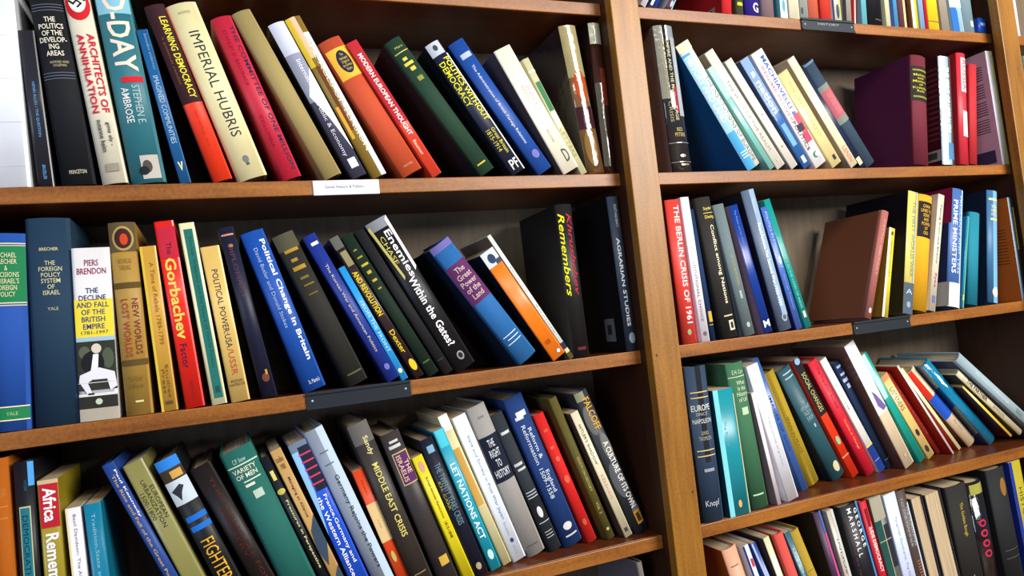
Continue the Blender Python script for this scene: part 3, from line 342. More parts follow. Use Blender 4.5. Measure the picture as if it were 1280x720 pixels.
('D1',-0.6031,-0.58256,0.0364,0.3909,0.0267,0.2409,0.155,'g','#1d1515','#241818','','blackish book with barely visible dark red lettering behind the green hardback',[('T','THE STRUGGLE FOR\nMASTERY',0.08,0.75,0.3,0.75,'#501c14','d',TL,0)],0),
('D1',-0.5745,-0.58256,0.0364,0.3381,0.0423,0.25,0.155,'h','#236a60','#141c1c','','large green cloth hardback with white lettering lines at its top',[('T','C.P. Snow',0.05,0.075,0.25,0.65,'#c4dcc8','h',AL,0),('P',0.05,0.98,0.085,0.092,'#c8dcc4','white_rule','r'),('T','VARIETY\nOF MEN',0.105,0.165,0.12,0.85,'#dcdcc0','h',TL,0.02),('P',0.3,0.85,0.18,0.187,'#c8dcc4','white_rule','r'),('P',0.3,0.6,0.2,0.215,'#dcdcc0','white_letters','r'),('P',0.42,0.72,0.245,0.29,'#b8c8b8','publisher_mark','r')],0),
('D1',-0.5242,-0.58256,0.0394,0.3575,0.0119,0.2392,0.155,'g','#14161e','#14161e','','narrow black book with cream title ending in Perspective',[('P',0.3,0.7,0.09,0.15,'#d8cc6c','publisher_mark','r'),('P',0.05,0.95,0.205,0.24,'#c4b854','gold_leaf','d'),('T','Pressures in Perspective',0.28,0.72,0.35,0.7,'#d8d494','d',TL,0.02)],0),
('D1',-0.5112,-0.58256,0.0364,0.3458,0.0151,0.2458,0.142,'p','#c49a5c','#c49a5c','','tan paperback titled Managing an Alliance with slate lower panels',[('T','studies\n1980',0.04,0.12,0.15,0.8,'#6c4c2c','h',AL,0),('T','Managing an Alliance',0.17,0.42,0.35,0.62,'#3c2c1c','d',TL,0.01),('G','#36485a',[(0.2,0.5),(1,0.42),(1,0.6),(0.3,0.72),(0,0.62)]),('G','#36485a',[(0.1,0.82),(1,0.74),(1,0.95),(0.2,0.98)])],0),
('D1',-0.4912,-0.58256,0.0364,0.3251,0.0247,0.2484,0.142,'p','#1a50cc','#1a50cc','','bright blue paperback titled France,Germany and the Western Alliance',[('P',0,1,0,0.06,'#6a7a94','mottled_top','r'),('P',0.4,1,0.03,0.3,'#1c2230','dark_panel','r'),('G','#8cc0e8',[(0,0.05),(0.35,0.05),(0.3,0.3),(0.0,0.55)]),('P',0.3,1,0.07,0.079,'#d03c64','pink_line','r'),('P',0.3,1,0.115,0.124,'#d03c64','pink_line','r'),('P',0.3,1,0.16,0.16899999999999998,'#d03c64','pink_line','r'),('P',0.3,1,0.20500000000000002,0.21400000000000002,'#d03c64','pink_line','r'),('P',0.3,1,0.25,0.259,'#d03c64','pink_line','r'),('T','France,Germany and',0.33,0.75,0.55,0.8,'#eef2fa','d',TL,0.02),('T','the Western Alliance',0.33,0.82,0.22,0.47,'#eef2fa','d',TL,0.02)],0),
('D1',-0.4613,-0.58256,0.0364,0.3378,0.0279,0.2638,0.155,'g','#8a94a4','#8a94a4','','pale grey-blue hardback with dark title Germany Rejoins the Powers',[('P',0.6,1,0,1,'#b8cadc','light_edge','r'),('P',0.3,0.75,0.13,0.137,'#5a6878','author_line','r'),('P',0.3,0.75,0.2,0.207,'#5a6878','author_line','r'),('T','Germany Rejoins the Powers',0.27,0.82,0.42,0.68,'#20444c','d',TL,0.01)],0),
('D1',-0.4295,-0.58256,0.0464,0.3004,0.0163,0.1927,0.142,'p','#d8461c','#8c2810','','orange paperback with a cream middle panel on the lower left shelf',[('P',0,1,0.27,0.58,'#dcbc84','cream_panel','r'),('T','studies',0.4,0.47,0.4,0.55,'#a88c5c','d',TL,0),('T','PENGUIN',0.08,0.2,0.4,0.55,'#b83414','d','publisher_lettering',0),('P',0.3,0.65,0.66,0.75,'#b8b058','bird_mark','d')],0),
('D1',-0.4116,-0.58256,0.0364,0.3006,0.0293,0.2605,0.155,'g','#37302c','#37302c','','dark grey-brown book with cream capitals reading Middle East Crisis',[('P',0,1,0,0.12,'#64605c','faded_top','r'),('T','Sandy',0.08,0.19,0.4,0.72,'#dcd494','d',AL,0.02),('T','MIDDLE EAST CRISIS',0.24,0.68,0.38,0.68,'#d8cc70','d',TL,0.02),('P',0.2,0.8,0.9,0.906,'#8c7c50','publisher_line','r')],0),
('D1',-0.3752,-0.58256,0.042,0.2896,0.0295,0.2376,0.155,'g','#3a3434','#1c1616','','charcoal hardback with a purple gilt-edged label and silver letters',[('P',0.3,0.75,0.05,0.065,'#c8c8c8','silver_letters','r'),('P',0.2,0.8,0.08,0.1,'#c8c8c8','silver_letters','r'),('P',0.2,0.98,0.13,0.34,'#c8b070','label_border','r'),('P',0.25,0.93,0.137,0.333,'#562a5c','purple_label','r'),('T','THE\nISRAELIS',0.15,0.32,0.32,0.86,'#dcb89c','d',TL,0.02),('P',0.4,0.85,0.83,0.89,'#c8a040','gilt_mark','r')],0),
('D1',-0.3392,-0.58256,0.0394,0.3117,0.0161,0.1996,0.142,'p','#e0cf1e','#e0cf1e','','yellow paperback with black title on Europe between revolutions',[('P',0.3,0.75,0.04,0.13,'#d09c8c','pink_rosette','d'),('T','Europe between Revolutions',0.17,0.5,0.4,0.65,'#3c3414','d',TL,0.01),('T','1815-1848',0.53,0.66,0.4,0.65,'#3c3414','d',TL,0.01)],0),
('D1',-0.322,-0.58256,0.0364,0.2995,0.021,0.2225,0.155,'g','#161a2c','#161a2c','','dark navy glossy paperback beside the yellow paperback',[('P',0.3,0.8,0.05,0.1,'#7ca8c0','ornament','r'),('T','THE TWENTY YEARS CRISIS',0.18,0.62,0.3,0.75,'#6c8c98','d',TL,0),('T','E.H. CARR',0.3,0.5,0.12,0.28,'#c0b42c','d',AL,0),('P',0.3,0.7,0.9,0.95,'#a89870','publisher_mark','d')],0),
('D1',-0.2931,-0.58256,0.0537,0.3011,0.0176,0.2314,0.142,'p','#1fa0bc','#1fa0bc','','cyan paperback with white capitals ending Nations Act',[('P',0.1,0.9,0,0.12,'#4cc4dc','pale_top','r'),('T','LET NATIONS ACT',0.24,0.78,0.25,0.75,'#e4f4f4','d',TL,0.03),('P',0.3,0.8,0.86,0.93,'#b8e0dc','publisher_mark','d')],0),
('D1',-0.269,-0.58256,0.0654,0.3199,0.0152,0.2538,0.142,'p','#dccf9c','#dccf9c','','cream and ochre slim book between cyan and white paperbacks',[('P',0,1,0,0.1,'#e4e4da','white_top','r'),('P',0.1,0.8,0.22,0.6,'#cc9c4c','ochre_fade','r')],0),
('D1',-0.2504,-0.58256,0.0685,0.31,0.0228,0.2466,0.142,'p','#e4ecf6','#e4ecf6','','white paperback titled State and Society in Post-War Japan',[('T','State and Society in Post War Japan',0.14,0.72,0.42,0.66,'#4c6c9c','d',TL,0),('T','Eccleston',0.74,0.83,0.42,0.6,'#8ca0b8','d',AL,0),('P',0.4,0.65,0.85,0.88,'#2c3c74','publisher_mark','d'),('T','polity',0.9,0.96,0.42,0.6,'#8ca0b8','d','publisher_lettering',0)],0),
('D1',-0.2238,-0.58256,0.0701,0.3042,0.0324,0.2565,0.1424,'h','#a39f9a','#a39f9a','','pale grey hardback with navy block of white lettering in its upper half',[('T','SZASZ',0.07,0.085,0.35,0.7,'#5c5c60','h',AL,0),('P',0,1,0.2,0.5,'#161c30','navy_block','r'),('T','THE\nRIGHT\nTO\nHISTORY',0.225,0.47,0.12,0.88,'#d8dce0','h',TL,0.01),('P',0.15,0.75,0.93,0.937,'#4c4c50','publisher_line','r')],0),
('D1',-0.1838,-0.58256,0.0734,0.3269,0.0219,0.2416,0.1391,'h','#2b3238','#2b3238','','dark slate hardback with silver rules and a small white bird mark',[('P',0.2,0.85,0.13,0.15,'#c8ccd0','silver_bar','r'),('P',0.15,0.8,0.36,0.38,'#c0c4c8','silver_letters','r'),('P',0.25,0.9,0.4,0.415,'#c0c4c8','silver_letters','r'),('P',0,1,0.62,0.8,'#1a1c20','black_band','r'),('P',0.1,0.9,0.567,0.573,'#c0c4c8','tooled_line','r'),('P',0.1,0.9,0.587,0.593,'#c0c4c8','tooled_line','r'),('P',0.1,0.9,0.607,0.613,'#c0c4c8','tooled_line','r'),('P',0.3,0.7,0.68,0.76,'#d0d4d4','bird_mark','d'),('P',0.1,0.95,0.79,0.795,'#c0c4c8','silver_rule','r'),('P',0.2,0.8,0.8575,0.8624999999999999,'#b0b4b8','tooled_line','r'),('P',0.2,0.8,0.8775000000000001,0.8825,'#b0b4b8','tooled_line','r'),('P',0.2,0.8,0.8975000000000001,0.9025,'#b0b4b8','tooled_line','r')],0),
('D1',-0.1573,-0.58256,0.0734,0.3107,0.0353,0.262,0.1391,'h','#1c3c78','#1c3c78','','navy blue hardback with white lettering Reform and Reformation England',[('P',0.3,0.8,0.1,0.135,'#d8dce0','author_block','r'),('P',0.2,0.6,0.13,0.15,'#d8dce0','author_block','r'),('T','Reform &\nReformation',0.19,0.45,0.3,0.75,'#cfd8e4','d',TL,0.01),('T','England\n1509-1558',0.48,0.68,0.3,0.75,'#cfd8e4','d',TL,0.01),('P',0.3,0.75,0.85,0.9,'#d4d0cc','bird_mark','d'),('P',0.25,0.85,0.93,0.94,'#c8c8c8','publisher_line','r')],0),
('D1',-0.1168,-0.58256,0.0734,0.3159,0.0192,0.2295,0.1391,'h','#d51f1c','#d51f1c','','scarlet cloth hardback with worn gold spots beside the navy hardback',[('P',0.3,0.7,0.12,0.14,'#d8503c','worn_gilt','r'),('P',0.25,0.6,0.25,0.27,'#dc5c40','worn_gilt','r'),('P',0.3,0.7,0.33,0.37,'#dc6048','worn_gilt','d'),('P',0.3,0.8,0.48,0.54,'#dc5c40','worn_gilt','d'),('P',0.3,0.7,0.82,0.87,'#b85038','worn_gilt','d')],0),
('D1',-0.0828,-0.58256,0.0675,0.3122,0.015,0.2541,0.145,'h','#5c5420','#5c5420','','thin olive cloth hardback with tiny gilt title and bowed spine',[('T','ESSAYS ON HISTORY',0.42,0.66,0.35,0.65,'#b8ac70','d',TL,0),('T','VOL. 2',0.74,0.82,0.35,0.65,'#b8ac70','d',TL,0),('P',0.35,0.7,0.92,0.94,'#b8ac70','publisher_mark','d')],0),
('D1',-0.0545,-0.58256,0.0589,0.3356,0.0146,0.2273,0.142,'p','#d9cfae','#5c4438','','ivory paperback with tiny black and pink capitals near the lower shelf end',[('T',"HITLER'S SHADOW",0.1,0.42,0.3,0.65,'#3c3c38','d',TL,0.01),('T','KERSHAW',0.5,0.7,0.3,0.65,'#c89c8c','d',AL,0),('P',0.3,0.7,0.93,0.96,'#3c3c38','publisher_mark','r')],0),
('D1',-0.0316,-0.58256,0.0613,0.3373,0.0252,0.2586,0.1512,'g','#333840','#333840','','camouflage-grey book with white capitals A Culture of Its Own,last in row',[('P',0.0,0.6,0.1,0.3,'#6c6c6c','grey_swirl','d'),('P',0.3,1,0.3,0.5,'#70706c','grey_swirl','d'),('P',0.0,0.8,0.5,0.75,'#5a5c60','grey_swirl','d'),('P',0.4,1,0.78,0.95,'#62646c','grey_swirl','d'),('P',0,0.6,0.0,0.06,'#8c8c70','pale_top','r'),('T','FALCOFF',0.05,0.27,0.35,0.85,'#d8a028','d',AL,0.02),('T','A CULTURE OF ITS OWN',0.36,0.83,0.42,0.85,'#e4e2dc','d',TL,0.03),('P',0.4,0.9,0.855,0.945,'#d08c1c','orange_frame','r'),('P',0.5,0.8,0.872,0.93,'#3c3424','frame_centre','r')],0),
('E1',-0.0281,-0.88456,0.0364,0.0877,0.0099,0.2679,0.155,'g','#6c6460','#6a6670','','grey jacketed book whose top shows beneath the lower left shelf',[('P',0.1,0.9,0.02,0.9,'#76706a','faded_panel','r')],0),
('B2',0.1121,0.0215,0.0364,0.0181,0.0414,0.2656,0.155,'w','#2b2b30','#a8867a','','black and silver glossy book beside the central upright,upper right shelf',[('P',0.0,0.35,0.0,0.5,'#8c8c80','silver_sheen','r'),('P',0.5,0.95,0.0,0.1,'#8a9096','grey_panel','r'),('P',0.7,0.98,0.08,0.62,'#a8b0b4','white_panel','r'),('T','EMPIRE AND THE MODERN AGE',0.1,0.65,0.45,0.6,'#c8c49c','d',TL,0.01),('T','COMMUNISM IN CRISIS',0.12,0.66,0.2,0.35,'#a89c6c','d',TL,0),('P',0.55,0.68,0.42,0.6,'#a01c30','red_letters','r'),('T','RED\nPETERS',0.7,0.76,0.3,0.8,'#b8ac6c','h',AL,0),('P',0,1,0.8,0.805,'#8a8a8a','silver_rule','r'),('P',0.4,0.7,0.88,0.9,'#a8a8a8','bird_mark','d'),('P',0,1,0.93,0.934,'#8a8a8a','silver_rule','r'),('P',0.4,0.8,0.945,0.955,'#a89870','publisher_line','r')],0),  # silver-grey strip on the upper left of the spine
('B2',0.2768,0.0215,0.0364,0.5068,0.0325,0.2618,0.155,'g','#e0dcd0','#14548a','','white and sky blue book with a broad navy left cover,leaning',[('P',0,0.5,0.08,1,'#4aa0d4','sky_half','r'),('P',0,0.5,0.1,0.7,'#9ccce4','pale_letters_field','r'),('P',0,1,0,0.06,'#e4d8b0','cream_top','r'),('T','HISTORY AND LAND',0.1,0.62,0.1,0.42,'#eef6fa','d',TL,0.03),('T','THE INSTITUTIONS OF EUROPE',0.28,0.96,0.56,0.86,'#7c8a9c','d',TL,0),('P',0.1,0.45,0.86,0.868,'#d4e8f0','pale_rule','r'),('P',0.1,0.45,0.88,0.888,'#d4e8f0','pale_rule','r'),('P',0.1,0.45,0.9,0.908,'#d4e8f0','pale_rule','r')],0),
('B2',0.3239,0.0215,0.0364,0.5451,0.0131,0.2202,0.142,'p','#7cbcb4','#7cbcb4','','slim pale turquoise paperback on the upper right shelf',[('T','ATLAS',0.3,0.6,0.3,0.7,'#b8dcd4','d',TL,0),('P',0,1,0.0,0.3,'#a4d0cc','paler_top','r')],0),
('B2',0.3412,0.0215,0.0364,0.551,0.023,0.2543,0.142,'p','#dcd8cc','#7c745c','','off-white book with faint grey capitals ending The Realm',[('T','THE SENSE OF THE REALM',0.25,0.85,0.3,0.6,'#8a8c8c','d',TL,0),('P',0.4,0.7,0.93,0.96,'#b0aca0','publisher_mark','r')],0),
('B2',0.3752,0.0215,0.0364,0.5498,0.0192,0.2379,0.142,'p','#dedacf','#8a867c','','plain bone-white slim book with grey left cover,upper right shelf',[('P',0.4,0.6,0.5,0.51,'#6c6c6c','small_mark','r'),('P',0.4,0.6,0.8,0.81,'#6c6c6c','small_mark','r')],0),
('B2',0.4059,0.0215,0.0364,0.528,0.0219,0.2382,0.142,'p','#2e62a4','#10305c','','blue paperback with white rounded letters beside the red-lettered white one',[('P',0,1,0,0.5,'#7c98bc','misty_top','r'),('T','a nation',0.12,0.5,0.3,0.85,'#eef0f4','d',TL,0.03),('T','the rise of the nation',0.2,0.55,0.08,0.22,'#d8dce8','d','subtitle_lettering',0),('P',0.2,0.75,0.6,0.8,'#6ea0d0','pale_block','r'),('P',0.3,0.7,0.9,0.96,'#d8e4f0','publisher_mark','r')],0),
('B2',0.4318,0.0215,0.0334,0.5042,0.0317,0.2493,0.142,'p','#ece8ea','#ece8ea','','white paperback with blue and red capitals and a green crescent mark',[('T','MACHIAVELLI &',0.05,0.58,0.5,0.82,'#2f5ca8','d',TL,0.03),('T','REGIME POWER',0.12,0.6,0.16,0.38,'#dc8494','d',TL,0.02),('P',0.5,0.95,0.56,0.72,'#c05468','red_block','r'),('P',0.3,0.8,0.64,0.7,'#3c3844','dark_block','r'),('P',0.4,0.9,0.72,0.8,'#b0445c','red_block','r'),('T','POLITICS',0.6,0.85,0.15,0.4,'#2c2c34','d',TL,0),('P',0.35,0.75,0.885,0.935,'#1f8a70','crescent_mark','d'),('P',0.48,0.82,0.893,0.928,'#ece8ea','crescent_inner','d')],0),
('B2',0.4741,0.0215,0.0334,0.5276,0.0285,0.2092,0.142,'p','#e2cf92','#e2cf92','','straw yellow paperback leaning beside the green-crescent book',[('T','THE LAST DYNASTY',0.1,0.7,0.4,0.65,'#b8a878','d',TL,0),('P',0.5,0.75,0.9,0.95,'#2c2838','publisher_mark','r')],0),
('B2',0.5253,0.0215,0.0364,0.5358,0.0211,0.2469,0.142,'p','#e4d8b4','#9c8c7c','','cream book with greyish left cover and a little red print at the foot',[('T','LENIN',0.82,0.96,0.3,0.75,'#c4685c','d',TL,0),('P',0.2,0.8,0.0,0.08,'#e8c4bc','pink_top','r')],0),
('B2',0.5555,0.0215,0.0394,0.5548,0.0107,0.2299,0.142,'p','#1c2848','#1c2848','','very thin navy booklet between cream and slate books',[('P',0,1,0.9,0.97,'#d8cc9c','cream_foot','r')],0),
('B2',0.5684,0.0215,0.0364,0.5549,0.03,0.2406,0.155,'h','#35485c','#24344c','','slate blue hardback with a faded pink label,leaning right of the cream book',[('P',0,1,0.0,0.02,'#5c7494','pale_top','r'),('P',0,1,0.22,0.27,'#788078','grey_band','r'),('P',0,1,0.27,0.52,'#b05a64','pink_label','r'),('T','THE MAKING\nOF THE CITY',0.3,0.49,0.3,0.7,'#c8848c','d',TL,0),('P',0,1,0.52,0.58,'#788078','grey_band','r')],0),
('B2',0.7014,0.02849,0.0364,-0.1524,0.0461,0.2361,0.15,'h','#6e2434','#561840','','maroon cloth hardback with a black gold-lettered label and broad cover showing',[('P',0,1,0.1,0.42,'#201c1c','title_label','r'),('T','Makers\nand\nMasters\nof\nKremlin\nRule',0.17,0.34,0.1,0.9,'#c4b42c','h',TL,0.01),('P',0.1,0.95,0.13,0.145,'#8c842c','gold_rule','r'),('P',0.1,0.95,0.375,0.39,'#8c842c','gold_rule','r')],0),
('B2',0.7881,0.02657,0.0364,-0.1371,0.0371,0.2376,0.155,'w','#57808c','#380c18','','green and silver mottled book whose maroon cover carries a barcode',[('P',0,0.6,0,1,'#a4b8c4','pale_streak','r'),('T','THE SPIRIT OF LIBERALISM',0.1,0.7,0.3,0.65,'#e0e8ec','d',TL,0.02),('P',0.75,1,0,1,'#1c4c30','green_edge','r'),('P',0.1,0.9,0.8,0.95,'#4c8cc0','blue_foot','r'),('S',0.03,0.3,0.1,0.12,'#5c2830','cover_text_line'),('S',0.03,0.3,0.15000000000000002,0.16999999999999998,'#5c2830','cover_text_line'),('S',0.03,0.3,0.2,0.22,'#5c2830','cover_text_line'),('S',0.03,0.3,0.25,0.27,'#5c2830','cover_text_line'),('S',0.03,0.3,0.30000000000000004,0.32,'#5c2830','cover_text_line'),('S',0.03,0.3,0.35,0.37,'#5c2830','cover_text_line'),('S',0.03,0.3,0.4,0.42000000000000004,'#5c2830','cover_text_line'),('S',0.03,0.3,0.45000000000000007,0.47000000000000003,'#5c2830','cover_text_line'),('S',0.03,0.3,0.5,0.52,'#5c2830','cover_text_line'),('S',0.03,0.3,0.55,0.5700000000000001,'#5c2830','cover_text_line'),('S',0.03,0.3,0.6,0.62,'#5c2830','cover_text_line'),('S',0.03,0.3,0.65,0.67,'#5c2830','cover_text_line'),('S',0.03,0.3,0.7000000000000001,0.7200000000000001,'#5c2830','cover_text_line'),('S',0.03,0.3,0.75,0.77,'#5c2830','cover_text_line'),('S',0.04,0.4,0.86,0.96,'#9c8c84','barcode_sticker'),('S',0.1,0.3,0.88,0.94,'#3c3838','barcode_block')],0),
('B2',0.8389,0.02573,0.0364,-0.1524,0.0278,0.2486,0.155,'g','#cc3040','#b01c2c','','crimson hardback with white spine lettering on the upper right shelf',[('P',0.3,0.98,0.04,0.35,'#e8b8bc','white_plate','r'),('T','RUSSIA',0.06,0.33,0.45,0.85,'#c4384c','d',TL,0),('P',0.35,1,0.52,0.75,'#e8c8cc','white_plate','r')],0),
('B2',0.8686,0.02604,0.0364,-0.1934,0.0236,0.2261,0.155,'h','#bc2c34','#a0202c','','short plain red hardback between crimson book and tall pale book',[],0),
('B2',0.9664,0.0215,0.0344,0.0138,0.0221,0.2553,0.142,'p','#ece9f0','#c49cac','','tall white-spined book with printed mauve cover at the upper right shelf end',[('P',0.65,1,0,1,'#d8dc6c','yellow_edge','r'),('S',0.1,0.42,0.12,0.128,'#5c4658','cover_text_line'),('S',0.1,0.42,0.142,0.15,'#5c4658','cover_text_line'),('S',0.1,0.42,0.16399999999999998,0.172,'#5c4658','cover_text_line'),('S',0.1,0.42,0.186,0.194,'#5c4658','cover_text_line'),('S',0.1,0.42,0.208,0.216,'#5c4658','cover_text_line'),('S',0.1,0.42,0.22999999999999998,0.238,'#5c4658','cover_text_line'),('S',0.1,0.42,0.274,0.28200000000000003,'#5c4658','cover_text_line'),('S',0.1,0.42,0.296,0.304,'#5c4658','cover_text_line'),('S',0.1,0.42,0.31799999999999995,0.32599999999999996,'#5c4658','cover_text_line'),('S',0.1,0.42,0.33999999999999997,0.348,'#5c4658','cover_text_line'),('S',0.1,0.42,0.362,0.37,'#5c4658','cover_text_line'),('S',0.1,0.42,0.384,0.392,'#5c4658','cover_text_line'),('S',0.1,0.42,0.428,0.436,'#5c4658','cover_text_line'),('S',0.1,0.42,0.44999999999999996,0.45799999999999996,'#5c4658','cover_text_line'),('S',0.1,0.42,0.472,0.48,'#5c4658','cover_text_line'),('S',0.1,0.42,0.494,0.502,'#5c4658','cover_text_line'),('S',0.1,0.42,0.516,0.524,'#5c4658','cover_text_line'),('S',0.1,0.42,0.538,0.546,'#5c4658','cover_text_line'),('S',0.1,0.42,0.582,0.59,'#5c4658','cover_text_line'),('S',0.1,0.42,0.604,0.612,'#5c4658','cover_text_line'),('S',0.1,0.42,0.626,0.634,'#5c4658','cover_text_line'),('S',0.1,0.42,0.648,0.656,'#5c4658','cover_text_line'),('S',0.1,0.42,0.6699999999999999,0.6779999999999999,'#5c4658','cover_text_line'),('S',0.1,0.42,0.692,0.7,'#5c4658','cover_text_line'),('S',0.08,0.5,0.86,0.97,'#3c3050','cover_block')],0),
('C2',0.0886,-0.2785,0.0364,0.0064,0.0306,0.2519,0.155,'g','#dc4038','#7c1420','','red book titled The Berlin Crisis of 1961 in large white letters',[('T','THE BERLIN CRISIS OF 1961',0.04,0.86,0.42,0.82,'#f6e4e4','d',TL,0.02),('P',0.35,0.6,0.9,0.94,'#8ca46c','publisher_mark','d')],0),
('C2',0.1259,-0.2785,0.0364,0.0318,0.0174,0.2554,0.142,'p','#e6e2ea','#e6e2ea','','slim white book with tiny dark capitals beside the red crisis book',[('T','CONSTITUTIONAL CHOICE',0.35,0.86,0.3,0.6,'#4c4c58','d',TL,0),('P',0.3,0.75,0.93,0.96,'#5c5c64','publisher_mark','d')],0),
('C2',0.1513,-0.2785,0.0444,0.0568,0.0123,0.2348,0.155,'h','#143058','#143058','','thin navy book with a gold crest near the foot',[('P',0.3,0.95,0.78,0.86,'#c8a03c','gold_crest','r'),('P',0.2,0.9,0.88,0.885,'#c8a03c','gold_rule','r')],0),
('C2',0.1727,-0.2785,0.0364,0.0944,0.0349,0.2539,0.155,'h','#292624','#14120f','','black hardback titled Conflict among Nations in cream letters',[('T','Snyder',0.07,0.1,0.35,0.9,'#d4c45c','h',AL,0.02),('P',0.3,0.95,0.112,0.117,'#c8b858','gold_rule','r'),('T','Diesing',0.13,0.16,0.35,0.95,'#d4c45c','h',AL,0.02),('T','Conflict among Nations',0.2,0.76,0.48,0.78,'#e4e0c4','d',TL,0.02),('P',0.3,0.85,0.84,0.85,'#c4bc98','publisher_line','r'),('P',0.5,0.85,0.88,0.95,'#d8d4bc','publisher_mark','r'),('P',0.58,0.77,0.893,0.937,'#292624','publisher_mark_centre','r')],0),
('C2',0.2196,-0.2785,0.0364,0.141,0.0253,0.2412,0.155,'h','#6c7c80','#6c7c80','','grey cloth hardback with faint gilt mark,standing right of the black hardback',[('T','ARTISTS IN POWER',0.38,0.62,0.4,0.6,'#a89c5c','d',TL,0),('P',0.4,0.6,0.66,0.72,'#9cacb0','faint_mark','r'),('P',0.35,0.65,0.9,0.94,'#a4b0b0','publisher_mark','d')],0),
('C2',0.2631,-0.2785,0.0364,0.1844,0.0195,0.2398,0.142,'p','#12388c','#8c6c80','','blue paperback with mauve left cover and white initial M at its foot',[('T','The Kaiser and his court',0.04,0.3,0.4,0.62,'#6c94d0','d',TL,0),('T','M',0.9,0.955,0.2,0.9,'#e4e8ee','h','publisher_mark',0.02)],0),
('C2',0.3001,-0.2785,0.0364,0.1764,0.0306,0.2662,0.155,'g','#5c6c84','#1f1a20','','tall steel blue hardback dated 1933-1939 with black left cover',[('P',0.45,0.95,0,0.9,'#8ca4c0','pale_streak','r'),('T','Henry Kamm',0.07,0.16,0.45,0.65,'#c4d0e0','d',AL,0),('T','Road,Rations,The Second War,1933-1939',0.24,0.83,0.38,0.68,'#e4e8f0','d',TL,0.02),('P',0.35,0.8,0.88,0.94,'#94a0a8','publisher_ring','d'),('P',0.44,0.7,0.893,0.927,'#4c5868','publisher_ring_centre','d')],0),
('C2',0.3374,-0.2785,0.0364,0.2014,0.0143,0.2349,0.142,'p','#4468b8','#0f1c4c','','blue paperback with white lettering leaning against the teal one',[('T','POLITICS IN PARLIAMENT',0.04,0.5,0.35,0.75,'#a8bce4','d',TL,0.01),('P',0.3,0.85,0.4,0.47,'#b8c8e8','rosette','d'),('T','George Tsebelis',0.55,0.84,0.35,0.65,'#8ca4dc','d',AL,0)],0),
('C2',0.3621,-0.2785,0.0394,0.2407,0.015,0.2515,0.142,'p','#148e86','#148e86','','slim teal book closing the upright group on the middle right shelf',[('T','DEMOCRACY IN THE LAND OF INDIA',0.3,0.85,0.3,0.6,'#84ccc4','d',TL,0),('P',0.3,0.7,0.87,0.92,'#d0c4b0','publisher_mark','r')],0),
('C2',0.5092,-0.27143,0.0364,-0.3904,0.0186,0.225,0.15,'h','#a8645c','#84492f','','brown cloth hardback leaning right,its broad plain cover facing the gap',[('T','STRATEGY AND POLICY',0.08,0.6,0.35,0.6,'#d8a89c','d',TL,0),('P',0.3,0.65,0.9,0.95,'#dcc0b0','spot_label','d')],0),
('C2',0.5576,-0.27385,0.0404,-0.2926,0.0161,0.1827,0.142,'p','#e0cc3e','#8c6c1c','','short yellow paperback tucked behind the leaning brown hardback',[('P',0,0.3,0,1,'#e0dcd4','white_edge','r'),('P',0.4,0.7,0.04,0.08,'#4c4420','small_mark','r'),('T','GERMAN HISTORY',0.14,0.55,0.45,0.7,'#a4943c','d',TL,0)],0),
('C2',0.6101,-0.27213,0.0364,-0.2499,0.0258,0.2532,0.16,'p','#d8c86c','#15121a','','tall book lettered The First World War with grey foot and black cover',[('P',0,1,0.75,1,'#4a5868','grey_foot','r'),('T','THE FIRST WORLD WAR',0.08,0.7,0.5,0.8,'#7c8c74','d',TL,0.01),('T','A',0.8,0.84,0.2,0.85,'#b8c4cc','h',TL,0),('P',0.3,0.7,0.9,0.95,'#8c9ca4','publisher_mark','d'),('P',0.8,1,0,0.75,'#a8b49c','shaded_edge','r')],0),  # right edge of the spine coloured grey-green
('C2',0.6398,-0.26729,0.0364,-0.2645,0.0429,0.2427,0.155,'h','#e4a81c','#8c5c10','','golden yellow hardback with a black label of gold lettering',[('P',0.08,0.95,0.06,0.37,'#16141c','title_label','r'),('T','CHAIN\nLINKS TO\nIDEAS\nAND\nPOWER\nOF\nOLD',0.085,0.345,0.2,0.85,'#d8a82c','h',TL,0.01)],0),
('C2',0.6829,-0.27314,0.0364,-0.3057,0.0178,0.2485,0.142,'p','#d4ccb8','#d4ccb8','','slim cream paperback with dark and crimson lettering beside the golden hardback',[('T','Taking from the Enemy',0.08,0.6,0.35,0.7,'#4c5c6c','d',TL,0.01),('T','Pyke',0.68,0.8,0.35,0.7,'#a8245c','d',AL,0.01),('P',0.3,0.75,0.87,0.93,'#5c6c9c','publisher_mark','r')],0),
('C2',0.7405,-0.26932,0.0364,-0.2452,0.0378,0.2532,0.155,'g','#4468a8','#182048','','blue and white book lettered Prime Ministers with barcoded red-cornered cover',[('P',0.75,1,0,0.8,'#a8c8e4','pale_edge','r'),('P',0,1,0.8,1,'#e4e2dc','white_foot','r'),('T','PRIME MINISTERS',0.1,0.72,0.18,0.44,'#dce4f0','d',TL,0.02),('T','PRESIDENTS AND',0.06,0.55,0.56,0.74,'#b8cce4','d',TL,0.01),('T','1945',0.6,0.72,0.5,0.7,'#b8cce4','d',TL,0),('S',0,0.5,0.0,0.3,'#8c1440','red_corner'),('S',0,0.9,0.8,1,'#b4aca4','white_foot'),('S',0.18,0.5,0.84,0.93,'#5c5858','barcode_block')],0),
('C2',0.7821,-0.27669,0.0404,-0.2878,0.0064,0.199,0.142,'p','#2c84b0','#2c84b0','','very thin blue-green paperback beside the blue and white book',[('P',0.5,1,0,1,'#5cae8c','green_edge','r'),('P',0.3,0.8,0.86,0.92,'#d8cc50','yellow_mark','r')],0),
('C2',0.8026,-0.27067,0.0384,-0.2401,0.0329,0.2,0.155,'h','#1b8298','#0c3c48','','plain teal cloth hardback,shorter,on the middle right shelf',[],0),
